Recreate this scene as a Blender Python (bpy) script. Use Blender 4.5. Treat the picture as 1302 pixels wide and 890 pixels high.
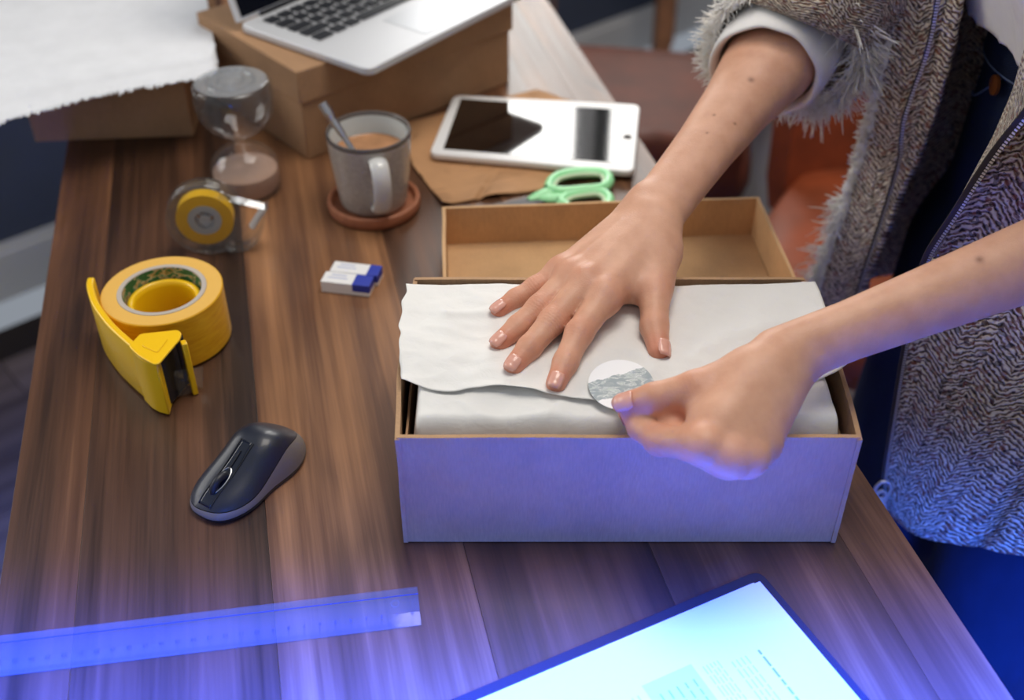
import bpy, math, random
import numpy as np
from mathutils import Vector, Matrix, noise

random.seed(7)
np.random.seed(7)
scene = bpy.context.scene
col = scene.collection
for o in list(bpy.data.objects):
    bpy.data.objects.remove(o)

# ------------------------------------------------------------------ camera, light, exposure
# world units are metres; z = 0 is the top of the desk, the floor lies at z = -0.75
FPX, PITCH, CAMH = 1440.0, math.atan2(1155.0, 1440.0), 0.6
cam_data = bpy.data.cameras.new('camera')
cam = bpy.data.objects.new('camera', cam_data)
col.objects.link(cam)
cam.location = (0, 0, CAMH)
cam.rotation_euler = (math.pi / 2 - PITCH, 0, 0)
cam_data.sensor_fit = 'HORIZONTAL'
cam_data.sensor_width = 36
cam_data.lens = FPX / 1302 * 36
cam_data.clip_start = 0.02
cam_data.dof.use_dof = True
cam_data.dof.focus_distance = 0.80
cam_data.dof.aperture_fstop = 4.0
scene.camera = cam
vs = scene.view_settings
vs.view_transform = 'Standard'
vs.look = 'None'
vs.gamma = 1
vs.use_curve_mapping = False
vs.exposure = -0.1
world = bpy.data.worlds.new('world')
scene.world = world
world.use_nodes = True
world.node_tree.nodes['Background'].inputs[0].default_value = (0.80, 0.88, 1.0, 1)
world.node_tree.nodes['Background'].inputs[1].default_value = 0.34

# the wall runs diagonally behind the desk: W0 + s * WT, its room side looks along WN
W0 = Vector((-1.034, 1.848, 0))
WT = Vector((0.755, 0.655, 0)).normalized()
WN = Vector((WT.y, -WT.x, 0))


def wall_at(s, z, out=0.0):
    return W0 + WT * s + WN * out + Vector((0, 0, z))


def area_light(name, loc, direction, sx, sy, power, colour, spread=180):
    d = bpy.data.lights.new(name, 'AREA')
    d.shape = 'RECTANGLE'
    d.size, d.size_y = sx, sy
    d.energy = power
    d.color = colour
    d.spread = math.radians(spread)
    o = bpy.data.objects.new(name, d)
    col.objects.link(o)
    o.location = loc
    o.rotation_euler = Vector(direction).to_track_quat('-Z', 'Y').to_euler()
    return o


WIN = [(-2.15, -0.45, 0.42, 1.55), (1.10, 2.45, 0.30, 1.55)]      # s0, s1, z0, z1 of the two windows
area_light('daylight_left', wall_at(-1.3, 1.0, -0.22), WN + WT * 0.35 + Vector((0.0, 0, -0.3)), 1.7, 1.1, 34, (1.0, 0.96, 0.90))
area_light('daylight_right', wall_at(1.78, 0.93, -0.22), WN + Vector((0, 0, -0.2)), 1.35, 1.2, 62, (1.0, 0.96, 0.90))
area_light('overhead_fill', (0.3, 1.0, 1.9), (0, 0, -1), 1.0, 1.0, 27, (1.0, 0.93, 0.84))  # added fill light from above to soften contrast; no lamp is known there
# two added blue lights with no source in the room tint the near desk
area_light('blue_tint_low', (0.05, -0.30, 0.50), (0, 0.669, -0.743), 1.4, 0.05, 18, (0.004, 0.12, 1.0), 40)
area_light('blue_tint_overhead', (0.0, 0.20, 1.0), (0, 0.135, -1), 1.8, 0.08, 38, (0.004, 0.05, 1.0), 18)

# ------------------------------------------------------------------ pixel -> place helpers
_c, _s = math.cos(PITCH), math.sin(PITCH)


def _ray(u, v):
    x, y = (u - 651) / FPX, -(v - 445) / FPX
    return Vector((x, _c + y * _s, -_s + y * _c))


def P(u, v, z=0.0):
    """the point at height z that the photograph shows at pixel (u, v)"""
    d = _ray(u, v)
    return Vector((0, 0, CAMH)) + d * ((z - CAMH) / d.z)


def Py(u, v, y):
    """the point at depth y that the photograph shows at pixel (u, v)"""
    d = _ray(u, v)
    return Vector((0, 0, CAMH)) + d * (y / d.y)


# ------------------------------------------------------------------ object helpers
ROOT = {}


def tag(o, label=None, cat=None, group=None, kind=None):
    if label: o['label'] = label
    if cat: o['category'] = cat
    if group: o['group'] = group
    if kind: o['kind'] = kind
    return o


def thing(name, label, cat, loc=(0, 0, 0), rz=0.0, group=None):
    o = bpy.data.objects.new(name, None)
    o.empty_display_size = 0.02
    col.objects.link(o)
    o.location = loc
    o.rotation_euler = (0, 0, rz)
    ROOT[o.name] = Matrix.Translation(loc) @ Matrix.Rotation(rz, 4, 'Z')
    return tag(o, label, cat, group)


class MB:
    """collects vertices and faces (world coordinates) for one mesh object"""

    def __init__(self):
        self.v, self.f, self.uv, self.mi = [], [], {}, []

    def add(self, vs_, fs, mi=0, uvs=None):
        b = len(self.v)
        self.v += [Vector(p) for p in vs_]
        if uvs:
            for i, q in enumerate(uvs):
                self.uv[b + i] = q
        for f in fs:
            self.f.append([b + i for i in f])
            self.mi.append(mi)
        return self

    def box(self, c, size, rz=0.0, mi=0, M=None):
        c = Vector(c)
        R = M if M is not None else Matrix.Rotation(rz, 3, 'Z')
        h = Vector(size) / 2
        vs_ = [c + R @ Vector((sx * h.x, sy * h.y, sz * h.z)) for sz in (-1, 1) for sy in (-1, 1) for sx in (-1, 1)]
        return self.add(vs_, [(0, 2, 3, 1), (4, 5, 7, 6), (0, 1, 5, 4), (2, 6, 7, 3), (0, 4, 6, 2), (1, 3, 7, 5)], mi)

    def loft(self, rings, closed=True, cap=True, mi=0, uvs=None):
        n = len(rings[0])
        vs_ = [p for r in rings for p in r]
        fs = []
        for i in range(len(rings) - 1):
            for j in range(n if closed else n - 1):
                k = (j + 1) % n
                fs.append((i * n + j, i * n + k, (i + 1) * n + k, (i + 1) * n + j))
        if cap and closed:
            fs.append(tuple(reversed(range(n))))
            fs.append(tuple((len(rings) - 1) * n + j for j in range(n)))
        return self.add(vs_, fs, mi, uvs)

    def tube(self, path, rad, n=10, cap=True, mi=0, flat=1.0, up=None):
        path = [Vector(p) for p in path]
        if not hasattr(rad, '__len__'): rad = [rad] * len(path)
        rings, prev = [], None
        for i, p in enumerate(path):
            t = (path[min(i + 1, len(path) - 1)] - path[max(i - 1, 0)]).normalized()
            if prev is None:
                a = Vector(up) if up is not None else (Vector((0, 0, 1)) if abs(t.z) < 0.9 else Vector((1, 0, 0)))
                prev = (a - t * a.dot(t)).normalized()
            else:
                prev = (prev - t * prev.dot(t)).normalized()
            b = t.cross(prev)
            rings.append([p + (prev * math.cos(q) * flat + b * math.sin(q)) * rad[i] for q in [2 * math.pi * k / n for k in range(n)]])
        return self.loft(rings, True, cap, mi)

    def lathe(self, prof, c=(0, 0, 0), n=48, cap=False, mi=0):
        """prof: (radius, z) pairs turned about the vertical through c"""
        c = Vector(c)
        rings = [[c + Vector((r * math.cos(q), r * math.sin(q), z)) for q in [2 * math.pi * k / n for k in range(n)]] for r, z in prof]
        return self.loft(rings, True, cap, mi)

    def prism(self, poly, z0, z1, mi=0):
        n = len(poly)
        vs_ = [Vector((p[0], p[1], z0)) for p in poly] + [Vector((p[0], p[1], z1)) for p in poly]
        fs = [tuple(reversed(range(n))), tuple(range(n, 2 * n))] + [(i, (i + 1) % n, n + (i + 1) % n, n + i) for i in range(n)]
        return self.add(vs_, fs, mi)

    def grid(self, fn, nu, nv, mi=0, uvf=None):
        vs_, uvs = [], []
        for j in range(nv + 1):
            for i in range(nu + 1):
                vs_.append(fn(i / nu, j / nv))
                uvs.append(uvf(i / nu, j / nv) if uvf else (i / nu, j / nv))
        fs = [(j * (nu + 1) + i, j * (nu + 1) + i + 1, (j + 1) * (nu + 1) + i + 1, (j + 1) * (nu + 1) + i) for j in range(nv) for i in range(nu)]
        return self.add(vs_, fs, mi, uvs)

    def build(self, name, mats, parent=None, smooth=True, bevel=0.0, sub=0, solid=0.0, angle=40, solid_off=0.0, segs=2):
        me = bpy.data.meshes.new(name)
        root = None
        if parent is not None:
            root = parent
            while root.parent is not None: root = root.parent
        Mi = ROOT[root.name].inverted() if root is not None and root.name in ROOT else Matrix.Identity(4)
        me.from_pydata([Mi @ p for p in self.v], [], self.f)
        if not isinstance(mats, (list, tuple)): mats = [mats]
        for m in mats: me.materials.append(m)
        me.polygons.foreach_set('material_index', self.mi)
        if self.uv:
            uvl = me.uv_layers.new(name='UVMap')
            for lp in me.loops:
                uvl.data[lp.index].uv = self.uv.get(lp.vertex_index, (0, 0))
        me.update()
        me.validate()
        if smooth:
            me.shade_smooth()
            me.set_sharp_from_angle(angle=math.radians(angle))
        o = bpy.data.objects.new(name, me)
        col.objects.link(o)
        if parent is not None: o.parent = parent
        if solid:
            m = o.modifiers.new('solid', 'SOLIDIFY'); m.thickness = solid; m.offset = solid_off
        if bevel:
            m = o.modifiers.new('bevel', 'BEVEL'); m.width = bevel; m.segments = segs; m.limit_method = 'ANGLE'; m.angle_limit = math.radians(35)
            m.harden_normals = False
        if sub:
            m = o.modifiers.new('sub', 'SUBSURF'); m.levels = sub; m.render_levels = sub
        return o


def smooth_path(pts, n=6):
    """Catmull-Rom through the points"""
    pts = [Vector(p) for p in pts]
    out = []
    for i in range(len(pts) - 1):
        p0, p1, p2, p3 = pts[max(i - 1, 0)], pts[i], pts[i + 1], pts[min(i + 2, len(pts) - 1)]
        for k in range(n):
            t = k / n
            out.append(0.5 * ((2 * p1) + (p2 - p0) * t + (2 * p0 - 5 * p1 + 4 * p2 - p3) * t * t + (3 * p1 - p0 - 3 * p2 + p3) * t ** 3))
    out.append(pts[-1])
    return out


def resample(path, n):
    path = [Vector(p) for p in path]
    L = [0.0]
    for a, b in zip(path, path[1:]): L.append(L[-1] + (b - a).length)
    out, k = [], 0
    for i in range(n):
        t = L[-1] * i / (n - 1)
        while k < len(L) - 2 and L[k + 1] < t: k += 1
        f = (t - L[k]) / max(L[k + 1] - L[k], 1e-9)
        out.append(path[k].lerp(path[k + 1], min(max(f, 0), 1)))
    return out


def rounded(poly, r, n=5):
    """round the corners of a 2-D polygon"""
    out, m = [], len(poly)
    for i in range(m):
        a, b, c = Vector(poly[i - 1][:2]), Vector(poly[i][:2]), Vector(poly[(i + 1) % m][:2])
        rr = min(r, (a - b).length * 0.45, (c - b).length * 0.45)
        p, q = b + (a - b).normalized() * rr, b + (c - b).normalized() * rr
        for k in range(n + 1):
            t = k / n
            out.append(p * (1 - t) ** 2 + b * 2 * t * (1 - t) + q * t * t)
    return out


# ------------------------------------------------------------------ materials
def lin(c):
    return tuple(((x / 255) / 12.92 if x / 255 <= 0.04045 else ((x / 255 + 0.055) / 1.055) ** 2.4) for x in c)


def sc4(c):
    return (*lin(c), 1)


class NT:
    def __init__(self, name):
        self.m = bpy.data.materials.new(name)
        self.m.use_nodes = True
        self.t = self.m.node_tree
        self.b = self.t.nodes['Principled BSDF']
        self.out = self.t.nodes['Material Output']

    def n(self, kind, **kw):
        x = self.t.nodes.new(kind)
        for k, v in kw.items():
            if k in x.inputs.keys(): x.inputs[k].default_value = v
            else: setattr(x, k, v)
        return x

    def l(self, a, b):
        self.t.links.new(a, b)

    def set(self, **kw):
        for k, v in kw.items(): self.b.inputs[k.replace('_', ' ')].default_value = v
        return self

    def coords(self, space='Object', scale=(1, 1, 1), loc=None):
        tc = self.n('ShaderNodeTexCoord')
        mp = self.n('ShaderNodeMapping')
        mp.inputs['Scale'].default_value = scale
        self.l(tc.outputs[space], mp.inputs['Vector'])
        return mp.outputs['Vector']

    def noise(self, vec, scale, detail=4, rough=0.55, dist=0.0):
        x = self.n('ShaderNodeTexNoise', Scale=scale, Detail=detail, Roughness=rough, Distortion=dist)
        self.l(vec, x.inputs['Vector'])
        return x.outputs['Fac']

    def ramp(self, fac, stops, interp='LINEAR'):
        r = self.n('ShaderNodeValToRGB')
        cr = r.color_ramp
        cr.interpolation = interp
        while len(cr.elements) < len(stops): cr.elements.new(0.5)
        for e, (p, c) in zip(cr.elements, stops):
            e.position = p; e.color = sc4(c)
        self.l(fac, r.inputs['Fac'])
        return r.outputs['Color']

    def math(self, op, a, b=None, c=None, clamp=False):
        x = self.n('ShaderNodeMath', operation=op, use_clamp=clamp)
        for i, q in enumerate((a, b, c)):
            if q is None: continue
            if isinstance(q, (int, float)): x.inputs[i].default_value = q
            else: self.l(q, x.inputs[i])
        return x.outputs[0]

    def mix(self, fac, a, b, blend='MIX'):
        x = self.n('ShaderNodeMix', data_type='RGBA', blend_type=blend)
        for i, q in ((0, fac), (6, a), (7, b)):
            if isinstance(q, (int, float)): x.inputs[i].default_value = q
            elif isinstance(q, tuple): x.inputs[i].default_value = sc4(q)
            else: self.l(q, x.inputs[i])
        return x.outputs[2]

    def bump(self, h, strength=0.3, dist=0.001):
        x = self.n('ShaderNodeBump', Strength=strength, Distance=dist)
        self.l(h, x.inputs['Height'])
        self.l(x.outputs['Normal'], self.b.inputs['Normal'])
        return self

    def base(self, c):
        self.l(c, self.b.inputs['Base Color'])
        return self


def plain(name, c, rough=0.5, metal=0.0, var=0.0, scale=40, bump=0.0, bscale=200, spec=0.5, coat=0.0):
    t = NT(name)
    t.set(Base_Color=sc4(c), Roughness=rough, Metallic=metal)
    t.b.inputs['Specular IOR Level'].default_value = spec
    t.b.inputs['Coat Weight'].default_value = coat
    t.b.inputs['Coat Roughness'].default_value = 0.08
    if var:
        v = t.coords()
        d = tuple(max(0, x * (1 - var)) for x in c); e = tuple(min(255, x * (1 + var)) for x in c)
        t.base(t.ramp(t.noise(v, scale), [(0.3, d), (0.7, e)]))
    if bump:
        t.bump(t.noise(t.coords(), bscale, 3), bump, 0.001)
    return t.m


def clear(name, tint=(248, 250, 250), fres=1.45, gloss_rough=0.03, haze=0.0, hazec=(235, 240, 245)):
    """thin clear plastic or glass: see-through, with reflections that grow at grazing angles"""
    t = NT(name)
    t.t.nodes.remove(t.b)
    tr = t.n('ShaderNodeBsdfTransparent'); tr.inputs[0].default_value = sc4(tint)
    gl = t.n('ShaderNodeBsdfGlossy'); gl.inputs['Roughness'].default_value = gloss_rough
    fr = t.n('ShaderNodeFresnel'); fr.inputs['IOR'].default_value = fres
    mx = t.n('ShaderNodeMixShader')
    ge = t.n('ShaderNodeNewGeometry')          # same reflectance on both faces of the thin sheet
    t.l(t.math('MULTIPLY_ADD', ge.outputs['Backfacing'], 1 / fres - fres, fres), fr.inputs['IOR'])
    t.l(fr.outputs[0], mx.inputs[0]); t.l(tr.outputs[0], mx.inputs[1]); t.l(gl.outputs[0], mx.inputs[2])
    o = mx.outputs[0]
    if haze:
        df = t.n('ShaderNodeBsdfDiffuse'); df.inputs[0].default_value = sc4(hazec)
        m2 = t.n('ShaderNodeMixShader'); m2.inputs[0].default_value = haze
        t.l(o, m2.inputs[1]); t.l(df.outputs[0], m2.inputs[2])
        o = m2.outputs[0]
    t.l(o, t.out.inputs['Surface'])
    return t.m


def wood(name, dark, mid, light, rough=0.36, long_axis='Y'):
    """planks: grain runs along the long axis; every plank brings its own 'tone' and 'shift'"""
    t = NT(name)
    tc = t.n('ShaderNodeTexCoord')
    at = t.n('ShaderNodeAttribute', attribute_type='OBJECT', attribute_name='tone')
    sh = t.n('ShaderNodeAttribute', attribute_type='OBJECT', attribute_name='shift')
    off = t.n('ShaderNodeCombineXYZ')
    t.l(sh.outputs['Fac'], off.inputs['X']); t.l(sh.outputs['Fac'], off.inputs['Y'])
    ad = t.n('ShaderNodeVectorMath', operation='ADD')
    t.l(tc.outputs['Object'], ad.inputs[0]); t.l(off.outputs[0], ad.inputs[1])

    def mp(sx, sy):
        m = t.n('ShaderNodeMapping'); m.inputs['Scale'].default_value = (sx, sy, 1) if long_axis == 'Y' else (sy, sx, 1)
        t.l(ad.outputs[0], m.inputs['Vector'])
        return m.outputs['Vector']
    big = t.noise(mp(9, 1.6), 1.0, 3, 0.5, 1.2)           # cathedral figure
    rings = t.n('ShaderNodeTexWave', wave_type='BANDS', bands_direction='X' if long_axis == 'Y' else 'Y')
    rings.inputs['Scale'].default_value = 0.55
    rings.inputs['Distortion'].default_value = 9.0
    rings.inputs['Detail'].default_value = 2.0
    rings.inputs['Detail Scale'].default_value = 0.7
    t.l(mp(9, 1.1), rings.inputs['Vector'])
    fine = t.noise(mp(420, 9), 1.0, 3, 0.6)
    fib = t.noise(mp(120, 3), 1.0, 4, 0.6)
    a = t.math('MULTIPLY', big, 0.45)
    a = t.math('MULTIPLY_ADD', rings.outputs['Fac'], 0.10, a)
    a = t.math('MULTIPLY_ADD', fib, 0.30, a)
    a = t.math('MULTIPLY_ADD', fine, 0.12, a)
    a = t.math('ADD', a, at.outputs['Fac'])
    c = t.ramp(a, [(0.30, dark), (0.52, mid), (0.74, light)])
    vo = t.n('ShaderNodeTexVoronoi', feature='F1'); vo.inputs['Scale'].default_value = 1.0
    t.l(mp(11, 3.2), vo.inputs['Vector'])
    knot = t.math('SUBTRACT', 1.0, t.math('MULTIPLY', vo.outputs['Distance'], 5.5), clamp=True)
    knot = t.math('MULTIPLY', knot, t.math('GREATER_THAN', t.noise(mp(3, 0.9), 1.0, 1), 0.56))
    c = t.mix(t.math('MULTIPLY', knot, 0.75), c, tuple(int(q * 0.45) for q in dark))
    t.base(c)
    t.set(Roughness=rough)
    rr = t.math('MULTIPLY_ADD', fib, 0.22, rough - 0.06)
    t.l(rr, t.b.inputs['Roughness'])
    t.bump(t.math('ADD', fine, fib), 0.12, 0.0006)
    t.b.inputs['Coat Weight'].default_value = 0.12
    t.b.inputs['Coat Roughness'].default_value = 0.25
    return t.m


def cardboard(name, c=(196, 152, 108)):
    t = NT(name)
    v = t.coords(scale=(1, 1, 1))
    f1 = t.noise(v, 14, 3)
    f2 = t.noise(t.coords(scale=(1.0, 1.0, 0.15)), 900, 2)
    t.base(t.ramp(t.math('ADD', t.math('MULTIPLY', f1, 0.6), t.math('MULTIPLY', f2, 0.4)),
                  [(0.3, tuple(q * 0.88 for q in c)), (0.7, tuple(min(255, q * 1.06) for q in c))]))
    t.set(Roughness=0.8)
    t.b.inputs['Specular IOR Level'].default_value = 0.25
    w = t.n('ShaderNodeTexWave'); w.bands_direction = 'X'; w.inputs['Scale'].default_value = 75; w.inputs['Distortion'].default_value = 0.6
    t.l(t.coords(), w.inputs['Vector'])
    t.bump(t.math('ADD', t.math('MULTIPLY', w.outputs['Fac'], 0.5), f2), 0.10, 0.0006)
    return t.m


M_CARD = cardboard('cardboard', (186, 150, 116))
M_CARD_IN = cardboard('cardboard_inside', (206, 166, 122))
M_CARD_DARK = cardboard('cardboard_brown', (176, 138, 104))
M_DESK = wood('walnut_desk', (44, 27, 19), (100, 66, 45), (166, 118, 79))
M_FLOOR = wood('floor_boards', (96, 80, 74), (132, 114, 106), (164, 146, 138), 0.5, 'X')
M_WALL = plain('blue_grey_wall_paint', (72, 80, 100), 0.9, var=0.03, scale=6, bump=0.1, bscale=150)
M_WHITE_TRIM = plain('white_gloss_paint', (214, 214, 214), 0.4)
M_WHITE = plain('white_plastic', (238, 238, 238), 0.35)
M_TISSUE = NT('white_tissue_paper')
M_TISSUE.set(Base_Color=sc4((232, 231, 228)), Roughness=0.75)
tv = M_TISSUE.n('ShaderNodeTexVoronoi', feature='DISTANCE_TO_EDGE', Scale=32.0)
tn = M_TISSUE.n('ShaderNodeTexNoise', Scale=9.0, Detail=3.0); M_TISSUE.l(M_TISSUE.coords(), tn.inputs['Vector'])
tm_ = M_TISSUE.n('ShaderNodeVectorMath', operation='MULTIPLY_ADD'); M_TISSUE.l(tn.outputs['Color'], tm_.inputs[0]); tm_.inputs[1].default_value = (0.09, 0.09, 0.09); M_TISSUE.l(M_TISSUE.coords(), tm_.inputs[2])
M_TISSUE.l(tm_.outputs[0], tv.inputs['Vector'])
M_TISSUE.bump(M_TISSUE.math('ADD', M_TISSUE.math('MULTIPLY', tv.outputs['Distance'], 0.9), M_TISSUE.noise(M_TISSUE.coords(), 70, 5, 0.6, 1.0)), 0.32, 0.002)
M_TISSUE = M_TISSUE.m
M_PAPER = plain('white_paper', (236, 238, 240), 0.7)
M_STEEL = plain('brushed_steel', (206, 206, 208), 0.3, 1.0)
M_BLACK = plain('black_plastic', (24, 24, 27), 0.35)
M_SILVER = plain('anodised_aluminium', (214, 216, 220), 0.45, 0.25)
M_GLASS = clear('clear_glass', (250, 251, 252), 1.5, 0.02, 0.02)
M_PLASTIC = clear('clear_plastic', (252, 253, 253), 1.5, 0.05, 0.02)
M_YELLOW = plain('yellow_plastic', (250, 200, 20), 0.32, coat=0.2)
# ------------------------------------------------------------------ the room
mb = MB()
fl_root = thing('floor', None, None, (0, 0, -0.75), math.atan2(WT.y, WT.x))
fl_root['kind'] = 'structure'
fM = ROOT[fl_root.name]
bw = 0.125
for i in range(-22, 15):
    x, first = -3.4, random.uniform(0.3, 1.2)
    while x < 3.39:
        L = min(first or (1.1 + random.random() * 0.8), 3.4 - x); first = 0
        y = i * bw + bw / 2
        wallgap = (fM @ Vector((0, y, 0)) - W0).dot(WN)
        if wallgap > 0.06:
            b = MB().box(fM @ Vector((x + L / 2, y, -0.01)), (L - 0.002, bw - 0.002, 0.02), math.atan2(WT.y, WT.x))
            o = b.build('floor_board', M_FLOOR, fl_root, smooth=False)
            o['tone'] = random.uniform(-0.09, 0.09); o['shift'] = random.random() * 20
        x += L
sub = MB().box(fM @ Vector((0, -0.7, -0.035)), (7.5, 5.4, 0.03), math.atan2(WT.y, WT.x)).build('subfloor', plain('subfloor', (40, 30, 26), 0.9), fl_root, False)

rzw = math.atan2(WT.y, WT.x)
S0, S1, ZT = -2.6, 3.4, 1.95


def wall_box(b, s0, s1, z0, z1, d0=-0.12, d1=0.0, mi=0):
    b.box(wall_at((s0 + s1) / 2, (z0 + z1) / 2, (d0 + d1) / 2), (s1 - s0, abs(d1 - d0), z1 - z0), rzw, mi)
    return b


wb = MB()
edges = [S0] + [q for w in WIN for q in w[:2]] + [S1]
for k in range(0, len(edges), 2): wall_box(wb, edges[k], edges[k + 1], -0.75, ZT)
for s0, s1, z0, z1 in WIN:
    wall_box(wb, s0, s1, -0.75, z0)
    wall_box(wb, s0, s1, z1, ZT)
tag(wb.build('wall_back', M_WALL, None, False), kind='structure')
rw = MB()
rw.box(wall_at(S1 + 0.06, (ZT - 0.75) / 2, 2.2), (0.12, 4.64, ZT + 0.75), rzw)
tag(rw.build('wall_right', M_WALL, None, False), kind='structure')
bb = MB()
wall_box(bb, S0, S1, -0.75, -0.645, 0.0, 0.016)
wall_box(bb, S0, S1, -0.645, -0.63, 0.0, 0.009)
tag(bb.build('baseboard_back', M_WHITE_TRIM, None, False, bevel=0.003), kind='structure')
for k, (s0, s1, z0, z1) in enumerate(WIN):
    w = thing('window_%d' % (k + 1), None, None, wall_at((s0 + s1) / 2, z0))
    w['kind'] = 'structure'
    f = MB()
    for a, b_ in ((s0, s0 + 0.05), (s1 - 0.05, s1)): wall_box(f, a, b_, z0, z1, -0.1, 0.01)
    for a, b_ in ((z0, z0 + 0.05), (z1 - 0.05, z1)): wall_box(f, s0 + 0.05, s1 - 0.05, a, b_, -0.1, 0.01)
    f.build('window_frame', M_WHITE_TRIM, w, False)
    mid = s0 + (s1 - s0) * (0.5 if k == 0 else 0.46)
    wall_box(MB(), mid - 0.035, mid + 0.035, z0 + 0.05, z1 - 0.05, -0.09, 0.0).build('mullion', M_WHITE_TRIM if k == 0 else plain('dark_post', (58, 58, 62), 0.6), w, False)
    for a, b_ in ((s0 + 0.05, mid - 0.035), (mid + 0.035, s1 - 0.05)):
        wall_box(MB(), a, b_, z0 + 0.05, z1 - 0.05, -0.05, -0.045).build('pane', M_GLASS, w, False)
    wall_box(MB(), s0 - 0.04, s1 + 0.04, z0 - 0.03, z0, -0.1, 0.06).build('window_sill', M_WHITE_TRIM, w, False)

# ------------------------------------------------------------------ the desk: planks of different tone, grain running away from the viewer
DL = P(0, 740); DD = (P(85, 185) - DL).normalized(); DN = Vector((DD.y, -DD.x, 0))
desk = thing('desk', 'large walnut brown plank desk carrying all the packing things', 'desk', DL, math.atan2(DN.y, DN.x))
DM = ROOT[desk.name]
cuts = [(-0.0, 0.0512, -0.05), (0.0512, 0.1784, -0.085), (0.1784, 0.311, 0.09), (0.311, 0.437, -0.05), (0.437, 0.5705, -0.01), (0.5705, 0.6145, 0.06)]
D0, D1 = -0.48, 1.30
for a, b_, tone in cuts:
    o = MB().box(DM @ Vector(((a + b_) / 2, (D0 + D1) / 2, -0.016)), (b_ - a - 0.0002, D1 - D0, 0.032), math.atan2(DN.y, DN.x)).build('plank', M_DESK, desk, False, bevel=0.0002)
    o['tone'] = tone; o['shift'] = 3.7 * (a + 0.3) * 5
M_LEG = plain('black_metal', (30, 30, 32), 0.5)
for sx in (0.05, 0.565):
    for sy in (D0 + 0.06, D1 - 0.06):
        MB().box(DM @ Vector((sx, sy, -0.391)), (0.05, 0.05, 0.718), math.atan2(DN.y, DN.x)).build('leg', M_LEG, desk, False, bevel=0.003)
fr = MB()
for sx in (0.05, 0.565): fr.box(DM @ Vector((sx, (D0 + D1) / 2, -0.052)), (0.04, D1 - D0 - 0.17, 0.04), math.atan2(DN.y, DN.x))
for sy in (D0 + 0.06, D1 - 0.06): fr.box(DM @ Vector((0.3075, sy, -0.052)), (0.465, 0.04, 0.04), math.atan2(DN.y, DN.x))
fr.build('frame', M_LEG, desk, False)

# ------------------------------------------------------------------ the open shipping box
H = 0.1
bx = thing('shipping_box', 'open brown cardboard box lined with white tissue paper under both hands', 'box', (0.075, 0.62, 0))
TH = 0.0032
c_fl, c_fr, c_bl, c_br = Vector((-0.0745, 0.533, 0)), Vector((0.2245, 0.533, 0)), Vector((-0.0745, 0.7125, 0)), Vector((0.2235, 0.7125, 0))


def panel(a, b_, z0, z1, th, bow=0.0, nx=16, nz=4, wob=0.0, seed=0):
    """an upright board from a to b with thickness th to the left of a->b, bowed outward to the right"""
    a, b_ = Vector(a), Vector(b_)
    t = (b_ - a).normalized(); n = Vector((t.y, -t.x, 0))
    m = MB()

    def pt(u, w, side):
        p = a.lerp(b_, u) + n * (bow * math.sin(math.pi * u) * math.sin(math.pi * min(1, 0.25 + 0.5 * w)))
        z = z0 + (z1 - z0) * w
        if w > 0.99: z += wob * noise.noise(Vector((u * 5 + seed, seed, 0)))
        p = p + n * (wob * 0.8 * noise.noise(Vector((u * 4 + seed, w * 2, 3))) * w)
        return Vector((p.x, p.y, z)) - n * side
    m.grid(lambda u, w: pt(u, w, 0), nx, nz)
    m.grid(lambda u, w: pt(1 - u, w, th), nx, nz)
    m.grid(lambda u, w: pt(u, 1, w * th), nx, 1)
    m.grid(lambda u, w: pt(1 - u, 0, w * th), nx, 1)
    m.grid(lambda u, w: pt(0, w, (1 - u) * th), 1, nz)
    m.grid(lambda u, w: pt(1, w, u * th), 1, nz)
    return m


panel(c_fl, c_fr, 0.001, H, TH, 0.0, wob=0.0012, seed=1).build('front_panel', M_CARD, bx)
panel(c_fr + Vector((0.001, -0.001, 0)), c_br + Vector((0.001, 0, 0)), 0.001, H - 0.001, TH, 0.006, wob=0.002, seed=2).build('side_panel', M_CARD, bx)
panel(c_br, c_bl, 0.001, H, TH, 0.0, wob=0.0012, seed=3).build('back_panel', M_CARD, bx)
panel(c_bl - Vector((0.001, 0, 0)), c_fl - Vector((0.001, 0.001, 0)), 0.001, H - 0.001, TH, 0.005, wob=0.002, seed=4).build('side_panel', M_CARD, bx)
MB().box((0.0745, 0.6228, 0.003), (0.2895, 0.17, 0.004)).build('bottom_panel', M_CARD, bx, False)
# inner turned-in flaps that stiffen the short sides
panel(c_fr + Vector((-0.0030, 0.006, 0)), c_br + Vector((-0.0030, -0.006, 0)), 0.006, H - 0.022, 0.0015, 0.001, wob=0.002, seed=5).build('inner_flap', M_CARD, bx)
panel(c_bl + Vector((0.0030, -0.006, 0)), c_fl + Vector((0.0030, 0.006, 0)), 0.006, H - 0.022, 0.0015, 0.001, wob=0.002, seed=6).build('inner_flap', M_CARD, bx)


def ridged(p, f):
    return 1 - abs(noise.noise(p * f)) * 2


def crease(x, y, seed, amp):
    p = Vector((x, y, seed))
    a = noise.noise(Vector((x * 14, y * 26, seed)))
    b = abs(noise.noise(Vector((x * 30 + y * 20, y * 38 - x * 12, seed + 5))))
    c = abs(noise.noise(Vector((x * 70, y * 90 + x * 40, seed + 9))))
    d = abs(noise.noise(Vector((x * 17 - y * 9, y * 15 + x * 6, seed + 3))))
    return amp * (0.7 * a + 0.8 * (0.35 - b) + 0.25 * (0.3 - c) + 1.1 * (0.3 - d))


# lower wrap of tissue: swells above the contents, rolls down behind the front edge
t1 = thing('tissue_paper', 'white tissue wrap filling the cardboard box below the top sheet, rolled at the front', 'paper', (0.075, 0.6, 0.09))


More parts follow.
